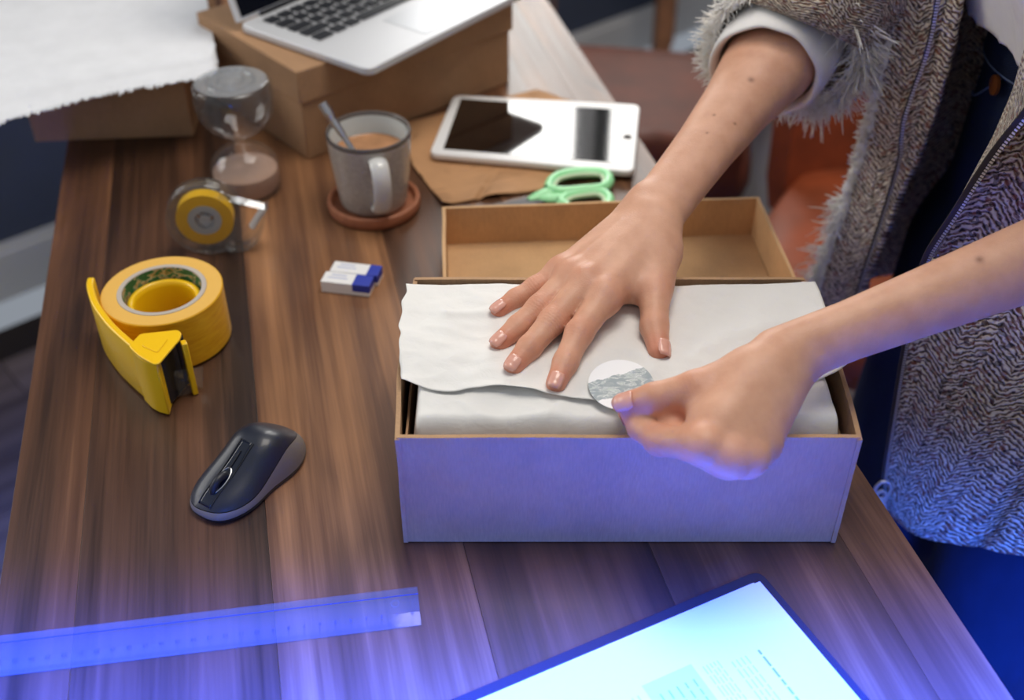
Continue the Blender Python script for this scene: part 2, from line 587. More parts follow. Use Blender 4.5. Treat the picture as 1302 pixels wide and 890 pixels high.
def wrap(u, v):
    x = -0.0692 + 0.2888 * u
    y = 0.5375 + 0.166 * v
    zf = 0.1015
    if v < 0.10: zf -= 0.05 * ((0.10 - v) / 0.10) ** 2.2
    if u < 0.025: zf -= 0.05 * ((0.025 - u) / 0.025) ** 1.5
    if u > 0.975: zf -= 0.05 * ((u - 0.975) / 0.025) ** 1.5
    if v > 0.96: zf -= 0.05 * ((v - 0.96) / 0.04) ** 1.5
    zf += 0.0015 * math.sin(math.pi * v)
    z = zf + crease(x, y, 1.3, 0.0034) * (1 if v < 0.4 else 0.3)
    return Vector((x + 0.001 * noise.noise(Vector((x * 40, y * 30, 2))), y, z))


MB().grid(wrap, 150, 90).build('lower_sheet', M_TISSUE, t1, angle=180)

t2 = thing('tissue_paper', 'white top tissue sheet pressed flat by the spread hand, loose edge to the front', 'paper', (0.075, 0.63, 0.105))
front_edge = [P(511, 487, 0.104), P(560, 500, 0.104), P(640, 498, 0.104), P(757, 512, 0.104), P(860, 505, 0.105), P(960, 492, 0.108), P(1040, 478, 0.11), P(1077, 466, 0.112)]
back_edge = [P(521, 364, 0.099), P(640, 360, 0.100), P(760, 366, 0.100), P(880, 364, 0.100), P(990, 360, 0.101), P(1032, 359, 0.102)]
fe, be = resample(smooth_path(front_edge, 8), 141), resample(smooth_path(back_edge, 8), 141)


def top_sheet(u, v):
    i = min(int(u * 140 + 0.5), 140)
    a, b_ = fe[i], be[i]
    p = a.lerp(b_, v)
    side = -0.004 * math.sin(math.pi * v) if u < 0.02 else 0
    lift = 0.0022 + 0.0016 * math.sin(math.pi * min(1, v * 1.1))
    z = 0.1035 + lift + crease(p.x, p.y, 7.7, 0.0036) * min(1, 0.3 + 2 * v * (1 - v) + 0.3)
    if v < 0.06: z += 0.0025 * (0.06 - v) / 0.06 * (0.6 + noise.noise(Vector((u * 6, 0, 4))))
    if u > 0.93: z += (u - 0.93) / 0.07 * 0.006 * (1 - v * 0.8)
    if v > 0.93: z -= (v - 0.93) / 0.07 * 0.006
    y = p.y + 0.0012 * noise.noise(Vector((u * 22, 1, 1))) * (1 if v < 0.02 else 0)
    # long soft pleats across the left half
    z += 0.0016 * math.exp(-((p.y - (0.655 + 0.10 * (p.x + 0.05))) / 0.004) ** 2) * (1 if -0.05 < p.x < 0.03 else 0.0)
    return Vector((p.x + side + (0.0022 * noise.noise(Vector((v * 9, 3, 2))) if u < 0.04 else 0), y, z))


MB().grid(top_sheet, 140, 80).build('upper_sheet', M_TISSUE, t2, angle=180, solid=0.0004)

# ------------------------------------------------------------------ the box lid, lying open side up
lid = thing('box_lid', 'shallow empty cardboard lid lying open side up behind the shipping box', 'box lid', (0.09, 0.82, 0))
LH = 0.045
lbl, lbr = P(562, 263, LH), P(965, 250, LH)
for q in (lbl, lbr): q.z = 0
ld = (lbr - lbl).normalized(); ln_ = Vector((ld.y, -ld.x, 0))
lfl, lfr = lbl + ln_ * 0.187 + Vector((0.0, 0, 0)), lbr + ln_ * 0.187
panel(lfl, lfr, 0.001, LH, 0.003, 0, wob=0.001, seed=11).build('front_panel', M_CARD_IN, lid)
panel(lfr, lbr, 0.001, LH, 0.003, 0.001, wob=0.001, seed=12).build('side_panel', M_CARD_IN, lid)
panel(lbr, lbl, 0.001, LH, 0.003, 0, wob=0.001, seed=13).build('back_panel', M_CARD_IN, lid)
panel(lbl, lfl, 0.001, LH, 0.003, 0.001, wob=0.001, seed=14).build('side_panel', M_CARD_IN, lid)
cc = (lfl + lfr + lbl + lbr) / 4
MB().box((cc.x, cc.y, 0.0032), ((lfr - lfl).length - 0.006, 0.181, 0.0035), math.atan2(ld.y, ld.x)).build('bottom_panel', M_CARD_IN, lid, False)

# ------------------------------------------------------------------ box stack and laptop
BC = P(392, 203)
zt = 0.102
d1, d2 = Vector((0.754, 0.656, 0)).normalized(), Vector((-0.656, 0.754, 0)).normalized()
sb = thing('shoe_box', 'lidded brown cardboard box carrying the laptop', 'box', BC)
rzb = math.atan2(d1.y, d1.x)
L1, L2 = 0.285, 0.20


def boxm(c0, l1, l2, z0, z1, grow=0.0):
    c = c0 + d1 * l1 / 2 + d2 * l2 / 2
    return MB().box((c.x, c.y, (z0 + z1) / 2), (l1 + grow, l2 + grow, z1 - z0), rzb)


boxm(BC, L1, L2, 0.0, 0.098).build('body', M_CARD_DARK, sb, bevel=0.0015)
boxm(BC, L1, L2, 0.066, zt, 0.006).build('lid', M_CARD_DARK, sb, bevel=0.0015)

M_KEY = plain('laptop_key_black', (38, 40, 46), 0.45)
lap = thing('laptop', 'silver laptop open on the cardboard box at the top edge', 'laptop', P(470, 100, zt + 0.005))
O = P(470, 100, zt); O.z = zt
ex = Vector((0.602, 0.798, 0)).normalized(); ey = Vector((-ex.y, ex.x, 0))
rzl = math.atan2(ex.y, ex.x)


def LP(x, y, z): return O + ex * x + ey * (y * 0.885) + Vector((0, 0, z - (0.005 if z > 0.012 else 0)))


base_poly = rounded([LP(0, 0, 0), LP(0.31, 0, 0), LP(0.31, 0.215, 0), LP(0, 0.215, 0)], 0.012)
MB().prism(base_poly, zt + 0.001, zt + 0.0095).build('base', M_SILVER, lap, bevel=0.0015)
MB().prism(rounded([LP(0.015, 0.096, 0), LP(0.295, 0.096, 0), LP(0.295, 0.203, 0), LP(0.015, 0.203, 0)], 0.003), zt + 0.0096, zt + 0.0099).build('keyboard_tray', plain('key_tray', (206, 208, 212), 0.5, 0.1), lap, False)
MB().prism(rounded([LP(0.1, 0.012, 0), LP(0.21, 0.012, 0), LP(0.21, 0.082, 0), LP(0.1, 0.082, 0)], 0.004), zt + 0.0096, zt + 0.0100).build('trackpad', plain('trackpad_grey', (206, 209, 214), 0.35, 0.4), lap, False)
rows = [(0.106, [1.25] + [1] * 2 + [5.2] + [1] * 5), (0.1265, [2.0] + [1] * 10 + [2.0]), (0.147, [1.6] + [1] * 11 + [1.4]), (0.1675, [1.3] + [1] * 12 + [0.8]), (0.188, [1] * 14)]
shared = {}
for ry, ws in rows:
    tot = sum(ws); x = 0.0175; unit = (0.275) / tot
    for wk in ws:
        w_ = wk * unit
        key = round(w_, 4)
        if key not in shared:
            k = MB().box(LP(x + w_ / 2, ry, 0.0162), (w_ - 0.0046, 0.0136, 0.0022), rzl).build('key', M_KEY, lap, False, bevel=0.0005)
            shared[key] = (k, x + w_ / 2, ry)
        else:
            k0, x0, y0 = shared[key]
            k = k0.copy(); col.objects.link(k)
            k.location = ex * (x + w_ / 2 - x0) + ey * ((ry - y0) * 0.885)
        x += w_
# screen, leaning back from the hinge
ang = math.radians(108)
up_ = ey * (-math.cos(ang)) + Vector((0, 0, math.sin(ang)))
nrm = up_.cross(ex).normalized()
hinge = LP(0, 0.213, 0.016)


def SP(x, h, d): return hinge + ex * x + up_ * h - nrm * d * (1 if nrm.dot(ey) < 0 else -1)


def slab(x0, x1, h0, h1, da, db):
    m = MB()
    vs_ = [SP(x, h, d) for d in (da, db) for (x, h) in ((x0, h0), (x1, h0), (x1, h1), (x0, h1))]
    return m.add(vs_, [(0, 1, 2, 3), (7, 6, 5, 4), (0, 4, 5, 1), (1, 5, 6, 2), (2, 6, 7, 3), (3, 7, 4, 0)])


slab(0.0, 0.31, 0.0, 0.205, 0.0, 0.006).build('screen_lid', M_SILVER, lap, False, bevel=0.001)
slab(0.005, 0.305, 0.004, 0.2, -0.0008, 0.0).build('screen_panel', plain('laptop_screen_glass', (14, 16, 24), 0.12), lap, False)
MB().tube([LP(0.03, 0.2135, 0.0145), LP(0.28, 0.2135, 0.0145)], 0.004, 10).build('hinge', M_BLACK, lap)

# ------------------------------------------------------------------ left box and the torn white sheet on it
LB = P(45, 181)
e1 = (P(255, 173) - LB).normalized(); e2 = Vector((-e1.y, e1.x, 0))
lb = thing('shoe_box', 'flat brown cardboard box overhanging the desk corner beneath the torn white sheet', 'box', LB)
rze = math.atan2(e1.y, e1.x)


def boxe(l1, l2, z0, z1, g=0.0):
    c = LB + e1 * l1 / 2 + e2 * l2 / 2
    return MB().box((c.x, c.y, (z0 + z1) / 2), (l1 + g, l2 + g, z1 - z0), rze)


boxe(0.172, 0.26, 0.0, 0.084).build('body', M_CARD_DARK, lb, bevel=0.0015)
boxe(0.172, 0.26, 0.0842, 0.0857, 0.001).build('top_panel', M_CARD_DARK, lb, False)
ts = thing('torn_sheet', 'white padded paper sheet with a ragged torn front edge lying on the left box', 'paper sheet', P(200, 90, 0.088))
tr_edge = resample(smooth_path([P(-110, 192, 0.09), P(-50, 170, 0.09), P(0, 147, 0.09), P(60, 130, 0.09), P(130, 113, 0.09), P(200, 101, 0.09), P(250, 91, 0.09), P(270, 84, 0.09), P(275, 70, 0.09)], 8), 161)
bk_edge = resample([P(-180, 30, 0.09), P(-60, -50, 0.09), P(250, -60, 0.09), P(257, -30, 0.09)], 161)
tm = MB()


def torn(u, v, dz):
    i = min(int(u * 160 + 0.5), 160)
    p = tr_edge[i].lerp(bk_edge[i], v)
    rag = 0.0
    if v < 0.02: rag = 0.004 * noise.noise(Vector((u * 60, 0, 1))) + 0.0025 * noise.noise(Vector((u * 170, 0, 2)))
    z = 0.0885 + dz + 0.003 * math.exp(-((v - 0.10) / 0.05) ** 2) + 0.0015 * noise.noise(Vector((u * 5, v * 5, 3)))
    if v < 0.06: z -= 0.004 * (0.06 - v) / 0.06
    z -= 0.0012 * math.exp(-((v - 0.055) / 0.012) ** 2)
    return Vector((p.x, p.y - rag, z))


tm.grid(lambda u, v: torn(u, v ** 1.6, 0.0), 160, 60)
M_SHEET = plain('off_white_padded_paper', (226, 228, 232), 0.75, var=0.02, scale=30, bump=0.2, bscale=120)
tm.build('sheet', M_SHEET, ts, angle=180, solid=0.0025, solid_off=-1)
rf = MB()
for k in range(260):
    u = random.random()
    p = torn(u, 0, -0.0005)
    d = Vector((random.uniform(-0.5, 0.5), -1, random.uniform(-0.5, 0.1))).normalized() * random.uniform(0.002, 0.006)
    w_ = Vector((random.uniform(0.0008, 0.002), 0.0004, 0))
    rf.add([p - w_, p + w_, p + d + w_ * 0.3, p + d * 0.9 - w_ * 0.4 + Vector((0, 0, 0.0006))], [(0, 1, 2, 3)])
tag(rf.build('torn_fibres', M_SHEET, ts, False, solid=0.0003), kind='stuff')
# ------------------------------------------------------------------ hourglass
hgp = P(316, 240)
hg = thing('hourglass', 'clear glass hourglass with beige sand in its lower bulb', 'hourglass', hgp)
prof_out = [(0.0, 0.0), (0.030, 0.0), (0.0335, 0.0015), (0.0350, 0.008), (0.0350, 0.024), (0.0325, 0.034), (0.024, 0.044), (0.012, 0.0505), (0.0062, 0.0535), (0.0045, 0.056), (0.0062, 0.0585), (0.013, 0.0625), (0.026, 0.071), (0.035, 0.083), (0.0385, 0.098), (0.0385, 0.108), (0.0370, 0.1165), (0.034, 0.119), (0.0, 0.119)]
pp = [(p.x, p.y) for p in smooth_path([(a, b, 0) for a, b in prof_out[1:-1]], 5)]
inner = [(max(r - 0.0014, 0.0016), z + (0.0014 if z < 0.01 else (-0.0014 if z > 0.113 else 0))) for r, z in pp]
MB().lathe([(0.0002, 0)] + pp + [(0.0002, 0.119)], hgp, 56).build('glass_bulbs', M_GLASS, hg)
MB().lathe([(0.0002, 0.002)] + inner + [(0.0002, 0.1175)], hgp, 56).build('glass_inner', clear('clear_glass_inner', (252, 252, 252), 1.25, 0.02), hg)
M_SAND = plain('beige_sand', (196, 160, 138), 0.95, var=0.06, scale=900, bump=0.3, bscale=1500)
MB().lathe([(0.0002, 0.002), (0.029, 0.002), (0.0325, 0.008), (0.0326, 0.0235), (0.031, 0.0250), (0.016, 0.0262), (0.0002, 0.027)], hgp, 48).build('sand', M_SAND, hg)
MB().lathe([(0.0002, 0.1192), (0.0345, 0.1192)], hgp, 48).build('top_disc', clear('glass_end_sheen', (250, 251, 252), 1.5, 0.2, 0.22, (240, 244, 248)), hg, False)  # white haze in the colour stands in for the reflection on the top
# thick ring pressed into the glass of the top end
MB().lathe([(0.020, 0.1186), (0.0215, 0.1206), (0.0235, 0.1206), (0.025, 0.1186)], hgp, 48).build('rim_ring', M_GLASS, hg)
MB().lathe([(0.0105, 0.1186), (0.0115, 0.1202), (0.0130, 0.1202), (0.014, 0.1186)], hgp, 40).build('rim_ring', M_GLASS, hg)

# ------------------------------------------------------------------ small clear tape dispenser
sp = P(285, 316)
st = thing('tape_dispenser', 'small clear plastic tape dispenser holding a narrow yellow roll, before the hourglass', 'tape dispenser', sp)
tx = Vector((1, 0.12, 0)).normalized(); ty = Vector((-tx.y, tx.x, 0)); tz = Vector((0, 0, 1))
STC = sp + tx * (-0.0105) + tz * 0.0365


def snail(scale=1.0):
    pts = []
    for k in range(0, 46):
        q = math.radians(-70 - k * 6.4)
        pts.append(Vector((0.0355 * scale * math.cos(q), 0.0355 * scale * math.sin(q))))
    return pts


def stp(x, z, d): return STC + tx * x + tz * z + ty * d


# side discs, a rounded rim wall, and the arm that carries the cutter
for d in (-0.0085, 0.0085):
    ring = [stp(0.0355 * math.cos(a), 0.0355 * math.sin(a), d) for a in [2 * math.pi * k / 48 for k in range(48)]]
    MB().add(ring, [tuple(range(48))]).build('side_disc', M_PLASTIC, st, False, solid=0.0012)
rim = [stp(0.0355 * math.cos(a), 0.0355 * math.sin(a), 0) for a in [math.radians(60 + k * 5.2) for k in range(46)]]
rim += [stp(x, z, 0) for x, z in ((0.020, -0.0362), (0.034, -0.034), (0.045, -0.024), (0.052, -0.008), (0.0555, 0.004))]
rim = smooth_path(rim, 2)
rm = MB()
rm.add([p + ty * w for p in rim for w in (-0.009, 0.009)], [(2 * i, 2 * i + 1, 2 * i + 3, 2 * i + 2) for i in range(len(rim) - 1)])
rm.build('rim_wall', M_PLASTIC, st, angle=180, solid=0.0018)
for d in (-0.0085, 0.0085):
    pl = [(0.012, -0.0335), (0.020, -0.0362), (0.034, -0.034), (0.045, -0.024), (0.0555, 0.004), (0.050, 0.004), (0.042, -0.012), (0.034, -0.018)]
    MB().add([stp(x, z, d) for x, z in pl], [tuple(range(len(pl)))]).build('arm_side', M_PLASTIC, st, False, solid=0.0012)
M_FROST = clear('frosted_plastic', (235, 238, 240), 1.5, 0.25, 0.5)
MB().tube([stp(0.040, -0.0135, 0), stp(0.0475, -0.003, 0), stp(0.054, 0.006, 0)], 0.0052, 12, flat=0.6, up=(0, 0, 1)).build('finger_ramp', M_FROST, st)
ct = MB()
for k in range(10): ct.add([stp(0.0545, 0.006, -0.008 + k * 0.0016), stp(0.0545, 0.006, -0.0064 + k * 0.0016), stp(0.0575, 0.0085, -0.0072 + k * 0.0016)], [(0, 1, 2)])
ct.build('cutter', M_STEEL, st, False, solid=0.0004)


def ring_solid(c, ax_u, ax_v, ax_w, r0, r1, w, n=48):
    m = MB()
    prof = [(r0, -w / 2), (r1, -w / 2), (r1, w / 2), (r0, w / 2), (r0, -w / 2)]
    rings = [[c + (ax_u * math.cos(q) + ax_v * math.sin(q)) * r + ax_w * d for q in [2 * math.pi * k / n for k in range(n)]] for r, d in prof]
    return m.loft(rings, True, False)


M_AMBER = plain('yellow_tape', (240, 186, 28), 0.3, coat=0.3)
rc = STC + ty * -0.0002 + tx * -0.001
ring_solid(rc, tx, tz, ty, 0.0155, 0.0262, 0.0125).build('tape_roll', M_AMBER, st, angle=50)
ring_solid(rc, tx, tz, ty, 0.0095, 0.0153, 0.0135).build('hub', M_FROST, st, angle=50)
ring_solid(rc, tx, tz, ty, 0.0005, 0.0048, 0.015).build('hub_pin', M_FROST, st, angle=50)
for k in range(3):
    q = 2 * math.pi * k / 3 + 0.4
    dv = tx * math.cos(q) + tz * math.sin(q)
    MB().tube([rc + dv * 0.0045, rc + dv * 0.0098], 0.0014, 8).build('hub_spoke', M_FROST, st)
MB().add([stp(0.012, 0.022, -0.006), stp(0.012, 0.022, 0.006), stp(0.054, 0.007, 0.006), stp(0.054, 0.007, -0.006)], [(0, 1, 2, 3)]).build('tape_tongue', M_PLASTIC, st, False, solid=0.0002)

# ------------------------------------------------------------------ the big yellow packing tape dispenser on its side
RC = P(206, 369, 0.05); RC.z = 0
pk = thing('packing_tape_dispenser', 'large yellow packing tape dispenser lying on its side with a full roll', 'tape dispenser', RC)
X, Y, Z = Vector((1, 0, 0)), Vector((0, 1, 0)), Vector((0, 0, 1))
M_TAPE = NT('amber_tape_roll')
M_TAPE.base(M_TAPE.ramp(M_TAPE.noise(M_TAPE.coords(scale=(1, 1, 6)), 60, 3), [(0.3, (226, 158, 14)), (0.7, (244, 190, 34))])).set(Roughness=0.3)
M_TAPE.b.inputs['Coat Weight'].default_value = 0.3
M_TAPE = M_TAPE.m
M_TAPE_SIDE = NT('amber_tape_edge')
w_ = M_TAPE_SIDE.n('ShaderNodeTexWave', wave_type='RINGS', rings_direction='Z'); w_.inputs['Scale'].default_value = 330; w_.inputs['Distortion'].default_value = 0.4
M_TAPE_SIDE.l(M_TAPE_SIDE.coords(), w_.inputs['Vector'])
M_TAPE_SIDE.base(M_TAPE_SIDE.ramp(w_.outputs['Fac'], [(0.1, (226, 170, 70)), (0.9, (240, 196, 104))])).set(Roughness=0.5)
M_TAPE_SIDE = M_TAPE_SIDE.m
c = RC
MB().lathe([(0.0365, 0.0508), (0.0488, 0.0508)], c, 72).lathe([(0.0488, 0.0508), (0.0496, 0.050), (0.0496, 0.003), (0.0488, 0.0022), (0.0365, 0.0022)], c, 72, mi=1).build('tape_roll', [M_TAPE_SIDE, M_TAPE], pk, angle=30)
M_CORE = NT('printed_core')
f_ = M_CORE.noise(M_CORE.coords(scale=(1, 1, 1.6)), 110, 3, 0.6)
M_CORE.base(M_CORE.ramp(f_, [(0.44, (38, 104, 66)), (0.50, (52, 122, 80)), (0.53, (206, 196, 168)), (0.58, (190, 148, 84)), (0.63, (44, 110, 70))], 'LINEAR')).set(Roughness=0.5)
MB().lathe([(0.0322, 0.003), (0.0322, 0.0506)], c, 64).lathe([(0.0322, 0.0506), (0.0326, 0.0513), (0.0362, 0.0513), (0.0365, 0.0506), (0.0365, 0.003)], c, 64, mi=1).build('cardboard_core', [M_CORE.m, plain('grey_cardboard', (186, 176, 166), 0.8)], pk, angle=30)
MB().lathe([(0.0246, 0.002), (0.0246, 0.036), (0.0254, 0.0405), (0.0275, 0.0418), (0.030, 0.0405), (0.0306, 0.036), (0.0306, 0.002)], c, 64).build('hub', M_YELLOW, pk, angle=60)
# band that wraps round the roll and runs to the cutter head
zt2 = 0.0545
band = resample(smooth_path([P(116, 352, zt2), P(114, 362, zt2), P(121, 385, zt2), P(139, 410, zt2), P(160, 430, zt2), P(174, 441, zt2)], 8), 40)
bm_ = MB()
for i, p in enumerate(band): pass
vs_ = []
for p in band: vs_ += [Vector((p.x, p.y, 0.002)), Vector((p.x, p.y, zt2))]
bm_.add(vs_, [(2 * i, 2 * i + 2, 2 * i + 3, 2 * i + 1) for i in range(len(band) - 1)])
bm_.build('frame_band', M_YELLOW, pk, solid=0.006, bevel=0.0015)
bt = MB()
base_arc = [c + X * 0.052 * math.cos(a) + Y * 0.052 * math.sin(a) for a in [math.radians(150 + 10 * k) for k in range(11)]]
pl = [(p.x, p.y) for p in band] + [(p.x, p.y) for p in reversed(base_arc)]
bt.prism(pl, 0.0005, 0.0022).build('base_plate', M_YELLOW, pk, False)
# raised ribs on the outside of the band
for k in (14, 18, 22):
    a, b_ = band[k], band[k + 9]
    t_ = (b_ - a).normalized(); n_ = Vector((t_.y, -t_.x, 0))
    if n_.x > 0: n_ = -n_
    MB().tube([Vector((a.x, a.y, 0.03 - (k - 18) * 0.002)) + n_ * 0.0022, Vector((b_.x, b_.y, 0.03 - (k - 18) * 0.002)) + n_ * 0.0022], 0.0006, 6).build('rib', M_YELLOW, pk)
zh = 0.056
# cutter head block
hp = [P(q[0], q[1], zh) for q in ((165, 441), (180, 427), (206, 430), (199, 460), (186, 457), (176, 452))]
MB().prism([(p.x, p.y) for p in hp], 0.001, zh - 0.002).build('head_block', M_YELLOW, pk, bevel=0.0015)
tp = [P(q[0], q[1], zh) for q in ((163, 440), (178, 424), (226, 419), (231, 423), (229, 430), (202, 462), (196, 463), (186, 458), (176, 452))]
MB().prism(rounded([(p.x, p.y) for p in tp], 0.003, 3), zh - 0.002, zh).build('head_plate', M_YELLOW, pk, bevel=0.0006)
rp_ = [P(q[0], q[1], zh) for q in ((180, 440), (186, 433), (214, 431), (200, 449))]
MB().prism(rounded([(p.x, p.y) for p in rp_], 0.002, 3), zh, zh + 0.0006).build('head_relief', M_YELLOW, pk, bevel=0.0003)
MB().prism([(p.x, p.y) for p in [P(q[0], q[1], 0.002) for q in ((172, 489), (186, 478), (236, 486), (236, 492), (216, 514), (208, 517))]], 0.0006, 0.003).build('head_foot', M_YELLOW, pk, bevel=0.0006)
# dark blade guard and roller between the head plate and its foot
g0, g1 = P(203, 456, zh - 0.004), P(224, 433, zh - 0.004)
gm = MB(); gd = (g1 - g0).normalized(); gn = Vector((gd.y, -gd.x, 0))
gc = (g0 + g1) / 2 - gn * 0.002
gm.box((gc.x, gc.y, 0.0275), ((g1 - g0).length, 0.0022, 0.047), math.atan2(gd.y, gd.x)).build('blade_guard', plain('dark_guard', (26, 28, 34), 0.22), pk, bevel=0.0004)
bl = MB()
e0 = g0 - gn * 0.0015
for k in range(22): bl.add([e0 + Z * (-0.049 + k * 0.0022), e0 + Z * (-0.0468 + k * 0.0022), e0 - gd * 0.0026 + Z * (-0.0479 + k * 0.0022)], [(0, 1, 2)])
bl.build('blade', M_STEEL, pk, False, solid=0.0004)
rr = P(222, 421, zh); MB().lathe([(0.0002, 0.004), (0.0052, 0.004), (0.0052, 0.05), (0.0002, 0.05)], (rr.x, rr.y, 0), 24).build('roller', M_BLACK, pk)
# yellow side arm with its foot
a0 = P(232, 430, zh)
MB().box((a0.x + 0.0005, a0.y - 0.001, 0.027), (0.0045, 0.0065, 0.052), 0.5).build('side_arm', M_YELLOW, pk, bevel=0.0008)
a1 = P(241, 487, 0.003)
MB().tube([Vector((a0.x, a0.y, 0.012)), Vector((a1.x, a1.y + 0.002, 0.008)), Vector((a1.x + 0.001, a1.y - 0.003, 0.003))], 0.0026, 10).build('arm_foot', M_YELLOW, pk)
# loose end of clear tape
MB().add([P(214, 473, 0.03), P(258, 466, 0.018), P(258, 494, 0.003), P(222, 506, 0.003)], [(0, 1, 2, 3)]).build('tape_end', clear('clear_tape', (238, 234, 222), 1.3, 0.1, 0.04), pk, False, solid=0.0001)

# ------------------------------------------------------------------ coaster, mug with coffee, spoon
cc = Vector((-0.138, 0.977, 0))
co = thing('coaster', 'round terracotta coaster with a raised rim under the mug', 'coaster', cc)
MB().lathe([(0.0002, 0.0), (0.043, 0.0), (0.0455, 0.003), (0.0465, 0.008), (0.0455, 0.0125), (0.0435, 0.0135), (0.0415, 0.0125), (0.0405, 0.007), (0.0395, 0.0055), (0.0002, 0.0055)], cc, 64).build('dish', plain('terracotta_wood', (160, 100, 70), 0.6, var=0.1, scale=60, bump=0.1), co)
mc = cc + Vector((0.0, 0.002, 0.0056))
mg = thing('mug', 'grey stoneware mug of milky coffee with a dark rim, standing on the coaster', 'mug', mc)
M_MUG = plain('speckled_grey_glaze', (172, 164, 156), 0.25, var=0.05, scale=240, coat=0.3)
MB().lathe([(0.0002, 0.001), (0.026, 0.001), (0.028, 0.0), (0.030, 0.0005), (0.0325, 0.003), (0.0338, 0.008), (0.0365, 0.03), (0.0392, 0.055), (0.0408, 0.0762)], mc, 72).build('outer_wall', M_MUG, mg)
MB().lathe([(0.0375, 0.0762), (0.0362, 0.06), (0.0345, 0.035), (0.031, 0.008), (0.0002, 0.005)], mc, 72).build('inner_wall', plain('pale_blue_glaze', (206, 218, 220), 0.2, coat=0.3), mg)
MB().lathe([(0.0408, 0.0755), (0.0412, 0.0778), (0.0402, 0.0797), (0.0389, 0.0797), (0.0377, 0.078), (0.0375, 0.0755)], mc, 72).build('rim', plain('dark_brown_rim_glaze', (92, 84, 80), 0.25, coat=0.3), mg)
MB().lathe([(0.0002, 0.0565), (0.034, 0.0565), (0.0356, 0.0572), (0.0358, 0.0575)], mc, 56).build('coffee', plain('milky_coffee', (176, 128, 90), 0.2, var=0.1, scale=50), mg)
ha = (P(483, 240, 0.045) - mc); ha.z = 0; ha.normalize()
hpts = smooth_path([mc + ha * 0.036 + Z * 0.066, mc + ha * 0.050 + Z * 0.0685, mc + ha * 0.0585 + Z * 0.058, mc + ha * 0.0585 + Z * 0.040, mc + ha * 0.050 + Z * 0.022, mc + ha * 0.040 + Z * 0.014, mc + ha * 0.034 + Z * 0.014], 6)
MB().tube(hpts, 0.0088, 14, flat=0.5, up=ha).build('handle', plain('pale_handle_glaze', (206, 206, 204), 0.2, coat=0.3), mg)
so = thing('teaspoon', 'steel teaspoon standing in the mug of coffee', 'spoon', mc + Z * 0.05)
s0_, s1_ = P(459, 207, 0.066), P(409, 131, 0.118)
dirs = (s1_ - s0_).normalized()
s1_ = s1_
spth = [s0_ - dirs * 0.022, s0_, s0_.lerp(s1_, 0.35), s0_.lerp(s1_, 0.7), s0_.lerp(s1_, 0.92), s1_]
MB().tube(smooth_path(spth, 5), [0.0030] * 6 + [0.0034] * 6 + [0.0044] * 5 + [0.0056] * 5 + [0.0058] * 3 + [0.0036], 12, flat=0.8, up=(0.5, 0.5, 0.2)).build('handle', M_STEEL, so)
bp = s0_ - dirs * 0.035
bw_ = MB()
sa = dirs; sb_ = Vector((0.8, -0.4, 0)); sb_ = (sb_ - sa * sb_.dot(sa)).normalized(); sn = sa.cross(sb_)
bw_.grid(lambda u, v: bp + sa * 0.014 * math.cos(math.pi * v) + sb_ * 0.009 * math.sin(math.pi * v) * (2 * u - 1) + sn * 0.004 * (math.sin(math.pi * v) * (1 - (2 * u - 1) ** 2)), 8, 12)
bw_.build('bowl', M_STEEL, so, solid=0.0008)

# ------------------------------------------------------------------ two small white boxes with blue ends
M_BLUE = plain('blue_print', (46, 62, 168), 0.5)
ed = Vector((0.0448, -0.0085, 0)).normalized(); en = Vector((-ed.y, ed.x, 0))
E0 = Vector((-0.1722, 0.8320, 0))
for k, (off, sh, bl0, lab) in enumerate(((0.0, 0.0, 0.029, 'small white staple box with long blue end, nearer of the pair'), (0.0172, 0.003, 0.034, 'small white staple box with short blue end, farther of the pair'))):
    r = thing('staple_box', lab, 'box', E0 + en * off + ed * sh)
    c0 = E0 + en * (off + 0.0083) + ed * (sh + 0.0225)
    MB().box((c0.x, c0.y, 0.006), (0.045, 0.0163, 0.012), math.atan2(ed.y, ed.x)).build('carton', M_WHITE, r, False, bevel=0.0007)
    cb = E0 + en * (off + 0.0083) + ed * (sh + (bl0 + 0.0453) / 2)
    MB().box((cb.x, cb.y, 0.0081), (0.0453 - bl0, 0.0166, 0.0081), math.atan2(ed.y, ed.x)).build('blue_end', M_BLUE, r, False, bevel=0.0007)
    for q, wd in ((0.012, 0.014), (0.0075, 0.018)):
        cl = E0 + en * (off + q) + ed * (sh + 0.014)
        MB().box((cl.x, cl.y, 0.01205), (wd, 0.0012, 0.0002), math.atan2(ed.y, ed.x)).build('print_line', plain('pale_blue_print', (170, 180, 214), 0.5), r, False)

# ------------------------------------------------------------------ kraft envelope, tablet, scissors
M_KRAFT = plain('kraft_paper', (186, 140, 98), 0.8, var=0.05, scale=20, bump=0.25, bscale=60)
kr = thing('kraft_envelope', 'crumpled brown kraft paper envelope under the tablet', 'envelope', P(640, 200))
ka = resample([P(506, 160), P(526, 214), P(563, 262)], 40)
kb = resample([P(682, 116), P(790, 150), P(704, 241)], 40)
km = MB()


def kraft(u, v):
    i = min(int(v * 39 + 0.5), 39)
    p = ka[i].lerp(kb[i], u)
    if v > 0.99: p = p
    f = max(0.0, v - 0.72) / 0.28
    lift = 0.0016 + 0.0015 * (noise.noise(Vector((p.x * 22, p.y * 22, 5))) + 0.6)
    edge = max(0.0, (v - 0.70) / 0.30) * (1 if u < 0.85 else max(0, (1 - u) / 0.15))
    fold = 0.003 * edge * math.exp(-((u - 0.45 - 0.25 * (1 - v)) / 0.16) ** 2)
    dent = 0.0025 * edge * math.exp(-((u - 0.40 + 0.5 * (v - 0.85)) / 0.03) ** 2)
    corner = 0.003 * max(0, (v - 0.85) / 0.15) * math.exp(-(u / 0.06) ** 2)
    y = p.y - 0.016 * f * u * (1 - u) * 4 * 0.05
    return Vector((p.x, y, lift + fold - dent + corner))


